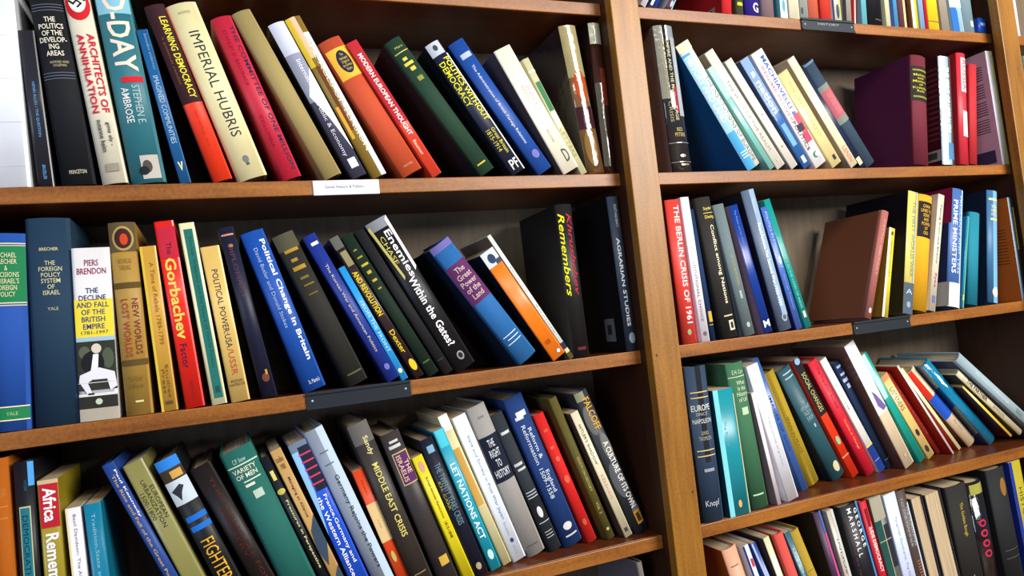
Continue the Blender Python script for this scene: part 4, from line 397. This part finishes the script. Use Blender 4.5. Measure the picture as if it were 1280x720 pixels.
('C2',0.8634,-0.27232,0.0364,-0.199,0.0313,0.2451,0.155,'g','#3a6a94','#0f1c34','','navy and sky blue hardback with gold lines near the top',[('P',0.4,1,0,1,'#6ca4cc','sky_half','r'),('P',0.1,0.95,0.07,0.09,'#d8cc8c','gold_line','r'),('T','SOCIAL\nORDERS\nOF OLD',0.13,0.23,0.25,0.9,'#e4dcac','h',TL,0.01),('P',0.2,0.9,0.25,0.27,'#d8cc8c','gold_line','r'),('P',0.3,0.9,0.86,0.95,'#c8dce8','publisher_mark','d')],0),
('C2',0.9678,-0.2785,0.0364,0.0032,0.0077,0.2271,0.142,'p','#dce8f0','#c4621c','','white-spined book with an orange-brown cover near the right upright',[('P',0.5,1,0,1,'#4c94cc','blue_edge','r'),('S',0.1,0.7,0.3,0.308,'#7c3c14','cover_text_line'),('S',0.1,0.7,0.32999999999999996,0.33799999999999997,'#7c3c14','cover_text_line'),('S',0.1,0.7,0.36,0.368,'#7c3c14','cover_text_line'),('S',0.1,0.7,0.39,0.398,'#7c3c14','cover_text_line'),('S',0.1,0.7,0.42,0.428,'#7c3c14','cover_text_line'),('S',0.1,0.7,0.44999999999999996,0.45799999999999996,'#7c3c14','cover_text_line'),('S',0.1,0.7,0.48,0.488,'#7c3c14','cover_text_line'),('S',0.1,0.7,0.51,0.518,'#7c3c14','cover_text_line'),('S',0.1,0.7,0.54,0.548,'#7c3c14','cover_text_line'),('S',0.1,0.7,0.5700000000000001,0.5780000000000001,'#7c3c14','cover_text_line'),('S',0.1,0.7,0.6,0.608,'#7c3c14','cover_text_line'),('S',0.1,0.7,0.6299999999999999,0.6379999999999999,'#7c3c14','cover_text_line')],0),
('C2',0.9757,-0.27847,0.0364,-0.0022,0.0123,0.2229,0.155,'g','#3c3424','#3c3424','','dark mottled book last before the right upright,middle shelf',[('P',0.2,0.5,0.08,0.5,'#b8a83c','yellow_speckle','r')],0),
('D2',0.0838,-0.58256,0.0344,0.0021,0.0463,0.2647,0.12,'h','#2f425c','#2f425c','','slate blue hardback lettered Europe with looping silver ornaments',[('P',0.42,0.66,0.0,0.62,'#1c1c24','dark_stain','r'),('T','EUROPE',0.25,0.29,0.1,0.92,'#c8ccc8','h',TL,0.02),('T','SINCE',0.3,0.32,0.25,0.75,'#a8aca8','h',TL,0),('T','NAPOLEON',0.34,0.37,0.1,0.92,'#c8ccc8','h',TL,0.01),('T','DAVID\nTHOMSON',0.42,0.48,0.25,0.8,'#a8a490','h',AL,0),('P',0.12,0.9,0.165,0.172,'#c8b878','ornament_line','r'),('P',0.12,0.9,0.2,0.207,'#c8b878','ornament_line','r'),('P',0.12,0.9,0.54,0.547,'#c8b878','ornament_line','r'),('P',0.12,0.9,0.575,0.582,'#c8b878','ornament_line','r'),('P',0.3,0.75,0.66,0.68,'#8c94a0','edition_line','r'),('T','Knopf',0.86,0.91,0.2,0.8,'#b8c0c8','h','publisher_lettering',0)],0),
('D2',0.1403,-0.58256,0.0344,0.0273,0.0429,0.2184,0.142,'p','#168a98','#0c3c48','','worn teal paperback with pale left edge and chipped corners',[('P',0,0.22,0.0,1,'#7cd0dc','pale_edge','r'),('P',0.95,1,0.05,1,'#c4c8a0','chipped_edge','r'),('T','The Prince',0.25,0.45,0.3,0.42,'#5cb8c4','d',TL,0),('P',0.45,0.62,0.88,0.94,'#d8a468','publisher_mark','d')],0),
('D2',0.1932,-0.58256,0.0419,0.0712,0.0403,0.2598,0.155,'h','#3d7050','#3d7050','','sage green cloth hardback with rows of white lettering at top',[('T','E.H. Carr',0.05,0.08,0.25,0.85,'#c8dcb8','h',AL,0),('P',0.05,0.95,0.095,0.1,'#c8dcb8','white_rule','r'),('T','What\nIs the\nHistory\nof Us?',0.125,0.27,0.3,0.9,'#ccdcb8','h',TL,0.01),('P',0.4,0.75,0.31,0.36,'#b4ccac','edition_mark','r'),('P',0.2,0.75,0.9,0.91,'#b8d0b0','publisher_line','r')],0),
('D2',0.2471,-0.58256,0.0398,0.1351,0.0082,0.2048,0.142,'p','#e4dce0','#8a7078','','thin short white booklet with mauve side before the thick white paperback',[],0),
('D2',0.2731,-0.58256,0.0431,0.2133,0.0267,0.2555,0.142,'p','#dcdce4','#dcdce4','','thick white paperback with faint blue dotted title,lower right shelf',[('T','the economics of growth',0.35,0.75,0.4,0.6,'#9ca8c4','d',TL,0)],0),
('D2',0.3408,-0.58256,0.0792,0.2959,0.0159,0.2676,0.1333,'p','#3a62a8','#3a62a8','','slim blue paperback between thick white and mustard books',[('T','IMAGES OF GOD',0.28,0.7,0.3,0.65,'#1c3470','d',TL,0.01)],0),
('D2',0.3696,-0.58256,0.0928,0.3273,0.033,0.2361,0.1197,'h','#aa8e22','#84700f','','mustard cloth hardback leaning on the lower right shelf',[('P',0.3,0.5,0,1,'#8f7618','darker_strip','r'),('T','SPAIN IN PEACE',0.4,0.72,0.35,0.6,'#6a5614','d',TL,0)],0),
('D2',0.4314,-0.58256,0.0902,0.4232,0.0363,0.2469,0.1223,'g','#2a5560','#10202a','','dark teal hardback with white lettering rows and a cream foot label',[('P',0.2,0.8,0.04,0.05,'#a8c4c8','white_line','r'),('P',0.2,0.8,0.08,0.09,'#a8c4c8','white_line','r'),('T','THE\nUPTURNED\nFACE OF\nEUROPE',0.3,0.47,0.2,0.85,'#98b4b8','h',TL,0),('P',0.5,0.62,0.51,0.54,'#98b4b8','small_mark','r'),('P',0.38,0.82,0.86,0.95,'#c4bc98','foot_label','d')],0),
('D2',0.4768,-0.58256,0.0881,0.4351,0.019,0.2674,0.1244,'p','#e8381c','#e8381c','','slim book,black above and orange-red below,with cream capitals',[('P',0,1,0,0.47,'#1b1b1d','black_band','r'),('P',0.2,0.9,0.0,0.05,'#8cb4e4','blue_tip','d'),('T','SOCIAL CHANGES',0.12,0.44,0.25,0.75,'#c8c070','d',TL,0),('P',0.3,0.8,0.66,0.73,'#8cb890','green_seal','d'),('P',0,1,0.82,0.83,'#f08c6c','pale_rule','r')],0),
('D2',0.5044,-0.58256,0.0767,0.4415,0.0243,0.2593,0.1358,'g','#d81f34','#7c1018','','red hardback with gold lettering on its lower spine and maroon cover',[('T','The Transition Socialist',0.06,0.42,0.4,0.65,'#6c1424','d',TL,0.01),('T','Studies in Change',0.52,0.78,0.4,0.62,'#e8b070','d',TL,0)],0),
('D2',0.5438,-0.58256,0.0832,0.4572,0.0177,0.2619,0.1293,'p','#dcdcd8','#dcdcd8','','white paperback with a deep blue foot beside the red hardback',[('P',0,1,0.78,1,'#14307c','blue_foot','r'),('P',0,1,0.765,0.78,'#d8bc50','gold_rule','r'),('T','A. Przeworski',0.22,0.45,0.3,0.55,'#8c9098','d',TL,0),('P',0.1,0.9,0.9,0.905,'#8c9cb8','pale_rule','r')],0),
('D2',0.5743,-0.58256,0.0908,0.4402,0.0197,0.2475,0.1217,'h','#172c50','#172c50','','navy hardback with silver letters at top,lower right shelf',[('P',0.2,0.8,0.03,0.05,'#a8bcdc','silver_letters','r'),('P',0.2,0.8,0.1,0.12,'#b8c8e4','silver_letters','r'),('P',0.15,0.85,0.15,0.18,'#b8c8e4','silver_letters','r'),('P',0.3,0.7,0.2,0.24,'#b8c8e4','silver_letters','r'),('P',0.2,0.9,0.92,0.926,'#5c6c84','tooled_line','r')],0),
('D2',0.5963,-0.58256,0.0677,0.4282,0.0279,0.2832,0.142,'p','#e4cfae','#5c3c34','','tall white and cream paperback with a brown left cover and violet picture',[('P',0,1,0,0.56,'#e8e4ea','white_upper','r'),('G','#6c5c94',[(0.35,0.38),(0.6,0.42),(1,0.54),(0.6,0.55),(0.3,0.5)]),('P',0.4,0.62,0.9,0.93,'#b89c8c','publisher_mark','d')],0),
('D2',0.6558,-0.58256,0.0837,0.4803,0.0187,0.2617,0.1288,'p','#16988c','#16988c','','slim teal book with paler top leaning right of the tall cream paperback',[('P',0,0.6,0,0.4,'#b0e4e8','pale_streak','r')],0),
('D2',0.6906,-0.58256,0.0914,0.5103,0.0218,0.2084,0.1211,'p','#dcbc70','#dcbc70','','straw paperback with small black pictograms on the lower right shelf',[('P',0,1,0,0.06,'#c88c54','orange_top','r'),('T','LISTENERS',0.15,0.42,0.2,0.7,'#5c4c2c','d',TL,0),('P',0.3,0.7,0.66,0.74,'#2c2430','pictogram','d'),('P',0.3,0.7,0.86,0.94,'#2c2430','pictogram','d')],0),
('D2',0.7401,-0.58256,0.1079,0.5743,0.0158,0.2149,0.1046,'h','#a01c18','#701410','','brick red cloth hardback with faded dark title,leaning',[('T','THE RUSSIAN REVOLUTION',0.15,0.75,0.35,0.65,'#c46050','d',TL,0)],0),
('D2',0.7589,-0.58256,0.0884,0.5556,0.0052,0.2356,0.1241,'p','#e8dcdc','#a02018','','hair-thin white booklet against the brick red hardback',[],0),
('D2',0.8008,-0.58256,0.1054,0.6319,0.0086,0.2345,0.1071,'p','#e4dca4','#b82c20','','thin cream booklet with a scarlet side near the striped hardback',[],0),
('D2',0.8357,-0.58256,0.1051,0.7145,0.0284,0.2333,0.1074,'g','#dcc09c','#4c1c18','','hardback banded cream,royal blue and red,strongly leaning',[('P',0,0.45,0,0.35,'#cc2c1c','red_patch','r'),('P',0,1,0.35,0.62,'#1c50b8','blue_band','r'),('T','Europe',0.68,0.82,0.4,0.6,'#6c94a8','d',TL,0)],0),
('D2',0.8765,-0.58256,0.088,0.7227,0.0262,0.2539,0.1245,'w','#0f83ae','#0a3450','','glossy turquoise hardback leaning steeply between striped and yellow books',[],0),
('D2',0.9171,-0.56903,0.07,0.7952,0.0063,0.1775,0.142,'p','#e8c44c','#3c1420','','thin yellow booklet wedged beneath the cream lettered book',[],0),
('D2',0.9357,-0.56779,0.062,0.834,0.0151,0.2263,0.1505,'g','#c8bc98','#2c2820','','cream book with black capitals leaning steeply near the shelf end',[('P',0,1,0,0.08,'#d8ccac','pale_top','r'),('T','THE PARTNER',0.14,0.45,0.25,0.8,'#2c2830','d',TL,0.03),('T','SIMPSON',0.55,0.72,0.3,0.7,'#8a8478','d',AL,0)],0),
('D2',0.9697,-0.5687,0.05,0.858,0.0234,0.279,0.155,'h','#9ab0b8','#5c5468','','grey cloth hardback lying at the steepest angle at the shelf end',[('T','The Sources of American',0.2,0.62,0.35,0.6,'#c8d8dc','d',TL,0),('P',0.3,0.7,0.72,0.8,'#6c7c80','small_mark','r')],0),
('E2',0.1771,-0.88456,0.0364,0.2368,0.0307,0.256,0.155,'g','#d8a080','#c05c1c','','peach spined book with orange-brown cover beneath the lower right shelf',[('P',0.2,0.7,0.12,0.128,'#8c5c4c','ruled_line','r'),('P',0.2,0.7,0.26,0.268,'#8c5c4c','ruled_line','r')],0),
('E2',0.2253,-0.88456,0.0364,0.2662,0.0127,0.2575,0.142,'p','#d0dcf0','#d0dcf0','','slim book striped white,red and blue among the lowest row',[('P',0,0.3,0,1,'#143074','blue_edge','r'),('P',0.5,0.9,0.1,0.16,'#c83444','red_spot','r')],0),
('E2',0.2643,-0.88456,0.0364,0.3396,0.0101,0.2636,0.142,'p','#1a3c8c','#1a3c8c','','slim royal blue paperback beside the striped one in the lowest row',[('P',0.0,0.35,0,1,'#a8bce0','pale_edge','r')],0),
('E2',0.2751,-0.88456,0.0364,0.2764,0.013,0.2626,0.142,'p','#c9cba0','#5c4438','','pale green-white paperback left of the salmon book,lowest row',[('T','EUROPE 1900',0.3,0.8,0.3,0.7,'#7c8c5c','d',TL,0)],0),
('E2',0.2976,-0.88456,0.0364,0.2662,0.0209,0.2616,0.155,'h','#d85048','#6c1c18','','plain salmon red cloth book in the lowest row',[],0),
('E2',0.3316,-0.88456,0.0364,0.3097,0.012,0.2643,0.142,'p','#14586c','#14586c','','narrow dark teal paperback with white letters beside the salmon book',[('T','THE IMPERIAL MIND',0.1,0.8,0.25,0.65,'#9cc0c4','d',TL,0.01)],0),
('E2',0.3472,-0.88456,0.0364,0.3193,0.0209,0.2634,0.155,'h','#b0922c','#b0922c','','mustard ochre book right of the narrow teal paperback',[('P',0.2,0.8,0.3,0.306,'#8c7420','ruled_line','r'),('P',0.2,0.8,0.45,0.456,'#8c7420','ruled_line','r')],0),
('E2',0.3819,-0.88456,0.0364,0.2186,0.0176,0.2793,0.155,'g','#3c2440','#150f18','','blackish purple book with a bright pink edge,lowest row',[('P',0.65,1,0.1,1,'#c8488c','pink_edge','r'),('P',0.65,1,0,0.15,'#4c64b8','blue_tip','r')],0),
('E2',0.4047,-0.88456,0.0364,0.1941,0.0151,0.2763,0.142,'p','#b4ac9c','#b4ac9c','','light grey paperback with spaced capitals,lowest row',[('T','INDUSTRIALS',0.2,0.7,0.35,0.65,'#5c5c58','d',TL,0),('P',0.6,1,0,1,'#c8c8c4','pale_edge','r')],0),
('E2',0.4379,-0.88456,0.0364,0.1883,0.0451,0.274,0.155,'g','#13141c','#13141c','','black book with two columns of white capitals and a blue edge',[('P',0.85,1,0,1,'#3c8cc8','blue_edge','r'),('T','G E O R G E',0.035,0.31,0.6,0.8,'#eef0f4','d',TL,0.02),('T','M A R S H A L L',0.02,0.36,0.26,0.46,'#eef0f4','d',TL,0.02),('T','defender of the republic',0.1,0.6,0.08,0.18,'#6c4434','d','subtitle_lettering',0)],0),
('E2',0.4841,-0.88456,0.0364,0.1829,0.0176,0.2761,0.155,'g','#c01c2c','#c01c2c','','red book lettered Crude Democracy in white',[('T','CRUDE DEMOCRACY',0.14,0.5,0.3,0.75,'#f0e4e4','d',TL,0.03),('P',0.3,0.7,0.05,0.18,'#8c1420','author_letters','r')],0),
('E2',0.5022,-0.88456,0.0364,0.1641,0.0298,0.2765,0.142,'p','#5c5c54','#5c5c54','','olive grey book with teal blocks and cream lines beside the red one',[('P',0,1,0,0.16,'#a09c88','stone_top','r'),('P',0,0.55,0.16,0.58,'#1f4c48','teal_block','r'),('P',0.6,1,0.2,0.5,'#242830','dark_block','r'),('P',0.5,0.56,0.16,0.6,'#a8a48c','cream_line','r'),('P',0,1,0.3,0.306,'#a8a48c','cream_line','r')],0),
('E2',0.5352,-0.88456,0.0364,0.1512,0.0316,0.276,0.142,'p','#c6cfe8','#c6cfe8','','pale lavender paperback with thin grey title,lowest row',[('T','Forgotten Continents. The New Power of Trade',0.17,0.85,0.4,0.62,'#7c84a4','d',TL,0)],0),
('E2',0.57,-0.88456,0.0364,0.1511,0.0254,0.2773,0.155,'g','#4a3c38','#4a3c38','','dark brown book with spaced silver capitals in two columns',[('P',0.75,1,0.1,1,'#c4ccd8','silver_edge','r'),('T','THE HUMANITIES',0.12,0.4,0.5,0.72,'#b4b8c0','d',TL,0),('T','TO THE HAMMER',0.05,0.4,0.18,0.38,'#a8a8a8','d',TL,0),('P',0.3,0.7,0.5,0.51,'#8c5c3c','brown_bar','r'),('P',0.3,0.7,0.52,0.53,'#8c5c3c','brown_bar','r'),('P',0.3,0.7,0.54,0.55,'#8c5c3c','brown_bar','r'),('P',0.3,0.7,0.56,0.5700000000000001,'#8c5c3c','brown_bar','r'),('P',0.3,0.7,0.58,0.59,'#8c5c3c','brown_bar','r'),('P',0.3,0.7,0.6,0.61,'#8c5c3c','brown_bar','r'),('P',0.3,0.7,0.62,0.63,'#8c5c3c','brown_bar','r'),('P',0.3,0.7,0.64,0.65,'#8c5c3c','brown_bar','r')],0),
('E2',0.596,-0.88456,0.0364,0.1383,0.0325,0.2564,0.155,'r','#8c6c3c','#2b2a30','','book shelved spine inward showing tan page edges,lowest row',[],0),
('E2',0.6332,-0.88456,0.0364,0.1355,0.0449,0.2567,0.155,'r','#a08050','#2b2a30','','thick book shelved spine inward with cream page edges beside dark covers',[],0),
('E2',0.6823,-0.88456,0.0364,0.0809,0.0617,0.2571,0.155,'h','#23211f','#23211f','#332f2c','black hardback with gold title The Golden Bough',[('T','The Golden Bough',0.14,0.4,0.4,0.58,'#b8a03c','d',TL,0.01),('P',0.45,0.5,0.7,0.8,'#7c7058','tooled_line','r')],0),
('E2',0.7468,-0.88456,0.0364,0.0883,0.0444,0.2553,0.155,'w','#17131a','#17131a','','glossy black book with pink rings down its spine,lowest row',[('P',0.1,0.9,0.02,0.1,'#a8a84c','yellow_flash','r'),('P',0.2,0.6,0.3,0.36,'#c42c54','pink_ring','d'),('P',0.2,0.6,0.38,0.44,'#c42c54','pink_ring','d'),('P',0.2,0.6,0.45999999999999996,0.52,'#c42c54','pink_ring','d'),('P',0.2,0.6,0.54,0.6,'#c42c54','pink_ring','d'),('P',0.3,0.5,0.315,0.345,'#17131a','ring_centre','d'),('P',0.3,0.5,0.395,0.425,'#17131a','ring_centre','d'),('P',0.3,0.5,0.475,0.505,'#17131a','ring_centre','d'),('P',0.3,0.5,0.5549999999999999,0.585,'#17131a','ring_centre','d')],0),
('E2',0.802,-0.88456,0.0364,0.0699,0.0579,0.2696,0.155,'h','#1f1f22','#1f1f22','','big black hardback with a worn gold emblem near the lower right corner',[('P',0.5,0.85,0.08,0.22,'#8c642c','gold_emblem','d'),('P',0.2,0.9,0.62,0.624,'#5c5c50','tooled_line','r'),('P',0.2,0.9,0.68,0.684,'#5c5c50','tooled_line','r')],0),
('E2',0.8694,-0.88456,0.0364,0.0654,0.0352,0.276,0.142,'p','#a89a24','#1c2c84','','yellow-green book with blue left edge at the lower right corner',[('P',0,0.2,0,1,'#1c3494','blue_edge','r'),('T','HISTORY OF ART',0.2,0.8,0.4,0.7,'#5c5418','d',TL,0)],0),
('A2',0.0832,0.32274,0.0364,-0.594,0.0105,0.286,0.142,'p','#e8e4ee','#e8e4ee','','white book leaning right at the left end of the top shelf',[],0),
('A2',0.1041,0.32406,0.0364,-0.5948,0.0128,0.2863,0.142,'p','#1c3c94','#1c3c94','','blue and white striped book leaning right on the top shelf',[('P',0,0.35,0,1,'#e4e0d0','cream_edge','r')],0),
('A2',0.138,0.32324,0.0364,-0.5467,0.0123,0.2831,0.142,'p','#6c5060','#dcd8d0','','mauve patterned book leaning right with pale blue edge,top shelf',[('P',0.85,1,0,1,'#8cc0ec','pale_blue_edge','r'),('P',0.3,0.6,0.88,0.93,'#b8a8b0','lozenge','d'),('P',0.4,0.8,0.94,0.99,'#b8a8b0','lozenge','d')],0),
('A2',0.2612,0.31979,0.0364,-0.1312,0.0223,0.234,0.155,'g','#e03038','#a81820','','red book with barcode sticker on its cover,top shelf',[('S',0.15,0.65,0.91,0.985,'#8c8880','barcode_sticker'),('S',0.2,0.5,0.925,0.975,'#242020','barcode_block')],0),
('A2',0.2922,0.31864,0.0364,-0.0958,0.0185,0.2379,0.155,'h','#4a5038','#4a5038','','olive green book with a yellow dash at its foot,top shelf',[('P',0.2,0.8,0.9,0.925,'#d8d830','yellow_dash','r')],0),
('A2',0.3159,0.31954,0.0364,-0.0757,0.0353,0.2385,0.155,'g','#30208c','#14103c','','violet blue book with a white letter G at its foot',[('T','G',0.89,0.97,0.45,0.85,'#e8e4b8','h','publisher_mark',0.03)],0),
('A2',0.3548,0.31916,0.0364,-0.0739,0.0309,0.2409,0.155,'g','#8a7478','#8a7478','','greyish pink book on the top shelf beside the violet one',[],0),
('A2',0.3896,0.3185,0.0364,-0.0637,0.0256,0.2439,0.142,'p','#2c6478','#2c6478','','teal and white patterned paperback on the top shelf',[('P',0.3,1,0,1,'#c8d8dc','white_panel','r'),('P',0.5,0.8,0.85,0.95,'#5c94a8','teal_blot','d')],0),
('A2',0.4189,0.31857,0.0364,-0.0654,0.026,0.2444,0.142,'p','#e4dcc0','#e4dcc0','','cream white paperback left of the grey-green book,top shelf',[],0),
('A2',0.4468,0.31823,0.0364,-0.0669,0.0203,0.2468,0.142,'p','#98a098','#98a098','','grey-green paperback with a dark blot,top shelf',[('P',0.1,0.4,0.9,0.96,'#3c4450','dark_blot','d')],0),
('A2',0.469,0.31883,0.0364,-0.0682,0.0288,0.2474,0.155,'h','#d4664c','#d4664c','','salmon orange hardback above the dark label holder',[],0),
('A2',0.5019,0.31843,0.0364,-0.0574,0.0272,0.2498,0.155,'h','#dc3c2c','#dc3c2c','','scarlet hardback beside the salmon one,top shelf',[],0),
('A2',0.531,0.31812,0.0364,-0.0589,0.0212,0.2522,0.142,'p','#d8d8cc','#d8d8cc','','white book with navy edge and black blotches,top shelf',[('P',0,0.2,0,1,'#18284c','navy_edge','r'),('P',0.45,0.8,0.85,0.97,'#3c4458','ink_blotch','d'),('P',0.88,1,0,1,'#c8cc4c','yellow_edge','r')],0),
('A2',0.5564,0.31949,0.0364,-0.1115,0.0235,0.2552,0.142,'p','#9c9890','#9c9890','','grey paperback with dark edge beside the red and white one',[('P',0,0.4,0,1,'#14121c','black_edge','r')],0),
('A2',0.5843,0.31792,0.0364,-0.157,0.0067,0.2634,0.142,'p','#d43c3c','#d43c3c','','slim red paperback with white streak,top shelf',[('P',0.4,0.7,0,1,'#e8e0d0','white_streak','r')],0),
('A2',0.6081,0.3182,0.0364,-0.093,0.0143,0.256,0.142,'p','#6cb8c4','#6cb8c4','','light cyan paperback on the top shelf',[],0),
('A2',0.628,0.32006,0.0364,-0.0732,0.0436,0.254,0.155,'g','#15131c','#0c0b12','','wide black book on the top shelf',[('P',0.4,0.8,0.95,0.96,'#4c4840','faint_line','r')],0),
('A2',0.6756,0.31762,0.0364,-0.0583,0.0128,0.2619,0.142,'p','#dcd8b0','#dcd8b0','','thin cream book right of the wide black one',[],0),
('A2',0.6905,0.31799,0.0364,-0.0542,0.0207,0.2618,0.142,'p','#4c94bc','#4c94bc','','sky blue book with navy left edge,top shelf',[('P',0,0.4,0,1,'#142c64','navy_edge','r')],0),
('A2',0.7157,0.31816,0.0364,-0.0554,0.0233,0.263,0.155,'g','#6c3c44','#6c3c44','','maroon and straw-striped book on the top shelf',[('P',0.5,0.9,0,1,'#c0b480','straw_stripe','r')],0),
('A2',0.7411,0.31737,0.0364,-0.0549,0.0091,0.2652,0.142,'p','#4c2818','#4c2818','','thin dark brown book on the top shelf',[],0),
('A2',0.7533,0.31761,0.0364,-0.0455,0.0163,0.2659,0.142,'p','#e8d430','#e8d430','','yellow book with white left side,top shelf',[('P',0,0.45,0,1,'#ece8e4','white_half','r')],0),
('A2',0.7741,0.31752,0.0364,-0.0447,0.0144,0.2668,0.142,'p','#88a8d0','#88a8d0','','powder blue thin book on the top shelf',[],0),
('A2',0.7908,0.3172,0.0364,-0.0455,0.0072,0.2683,0.142,'p','#c8202c','#c8202c','','hair-thin red book beside the bright yellow one',[],0),
('A2',0.8004,0.3183,0.0364,-0.0456,0.0314,0.2675,0.142,'p','#e8c828','#e8c828','','bright yellow book with a thin dark line,top shelf',[('P',0,1,0.93,0.936,'#4c4c4c','dark_line','r')],0),
('A2',0.8395,0.31732,0.0364,-0.0184,0.0242,0.2698,0.142,'p','#a09484','#a09484','','beige grey book on the top shelf',[],0),
('A2',0.8744,0.31687,0.0364,0.0198,0.0351,0.2711,0.142,'p','#a8cce0','#a8cce0','','book white above and blue below on the top shelf',[('P',0,0.5,0.3,1,'#2464ac','blue_lower','r'),('P',0,1,0,0.8,'#dcdcd0','white_upper','r'),('P',0.0,0.55,0.82,1,'#2464ac','blue_corner','r')],0),
('A2',0.9116,0.31721,0.0364,-0.0086,0.0388,0.2751,0.155,'g','#78909c','#78909c','','grey-blue hardback with a cream foot mark,top shelf',[('P',0.5,0.8,0.9,0.95,'#c4bca8','publisher_mark','r')],0),
('A2',0.9554,0.31993,0.0364,-0.1256,0.0244,0.0336,0.142,'p','#1c4cb0','#1c4cb0','','short blue booklet closing the top shelf',[('P',0.2,0.8,0.3,0.5,'#8cacd8','white_letters','r')],0),
('A3',1.0728,0.31687,0.0364,0.0002,0.0222,0.2887,0.142,'p','#ece4ec','#ece4ec','','white book beyond the right upright at the top right corner',[('P',0.1,0.25,0,1,'#d8dcac','cream_edge','r')],0),
('B3',1.094,0.0215,0.0364,0.0096,0.0396,0.2501,0.142,'p','#e0e4dc','#e0e4dc','','pale green-edged white book beyond the right upright,upper shelf',[('P',0,0.2,0,1,'#2c8c64','green_edge','r')],0)]

for q in BOOKS: make_book(*q)
holder(-0.5055, -0.4104, ZB, 'white card label clipped to the upper left shelf edge', 'white', 'Soviet History & Politics')
holder(-0.5412, -0.3933, ZC, 'black plastic label holder on the middle left shelf edge', 'dark')
holder(0.4696, 0.6196, ZC, 'short dark blue label holder with rivets on the middle right shelf edge', 'dark')
holder(0.4416, 0.5777, ZA, 'dark grey label holder with tiny lettering on the top right shelf edge', 'dark', 'HISTORY')
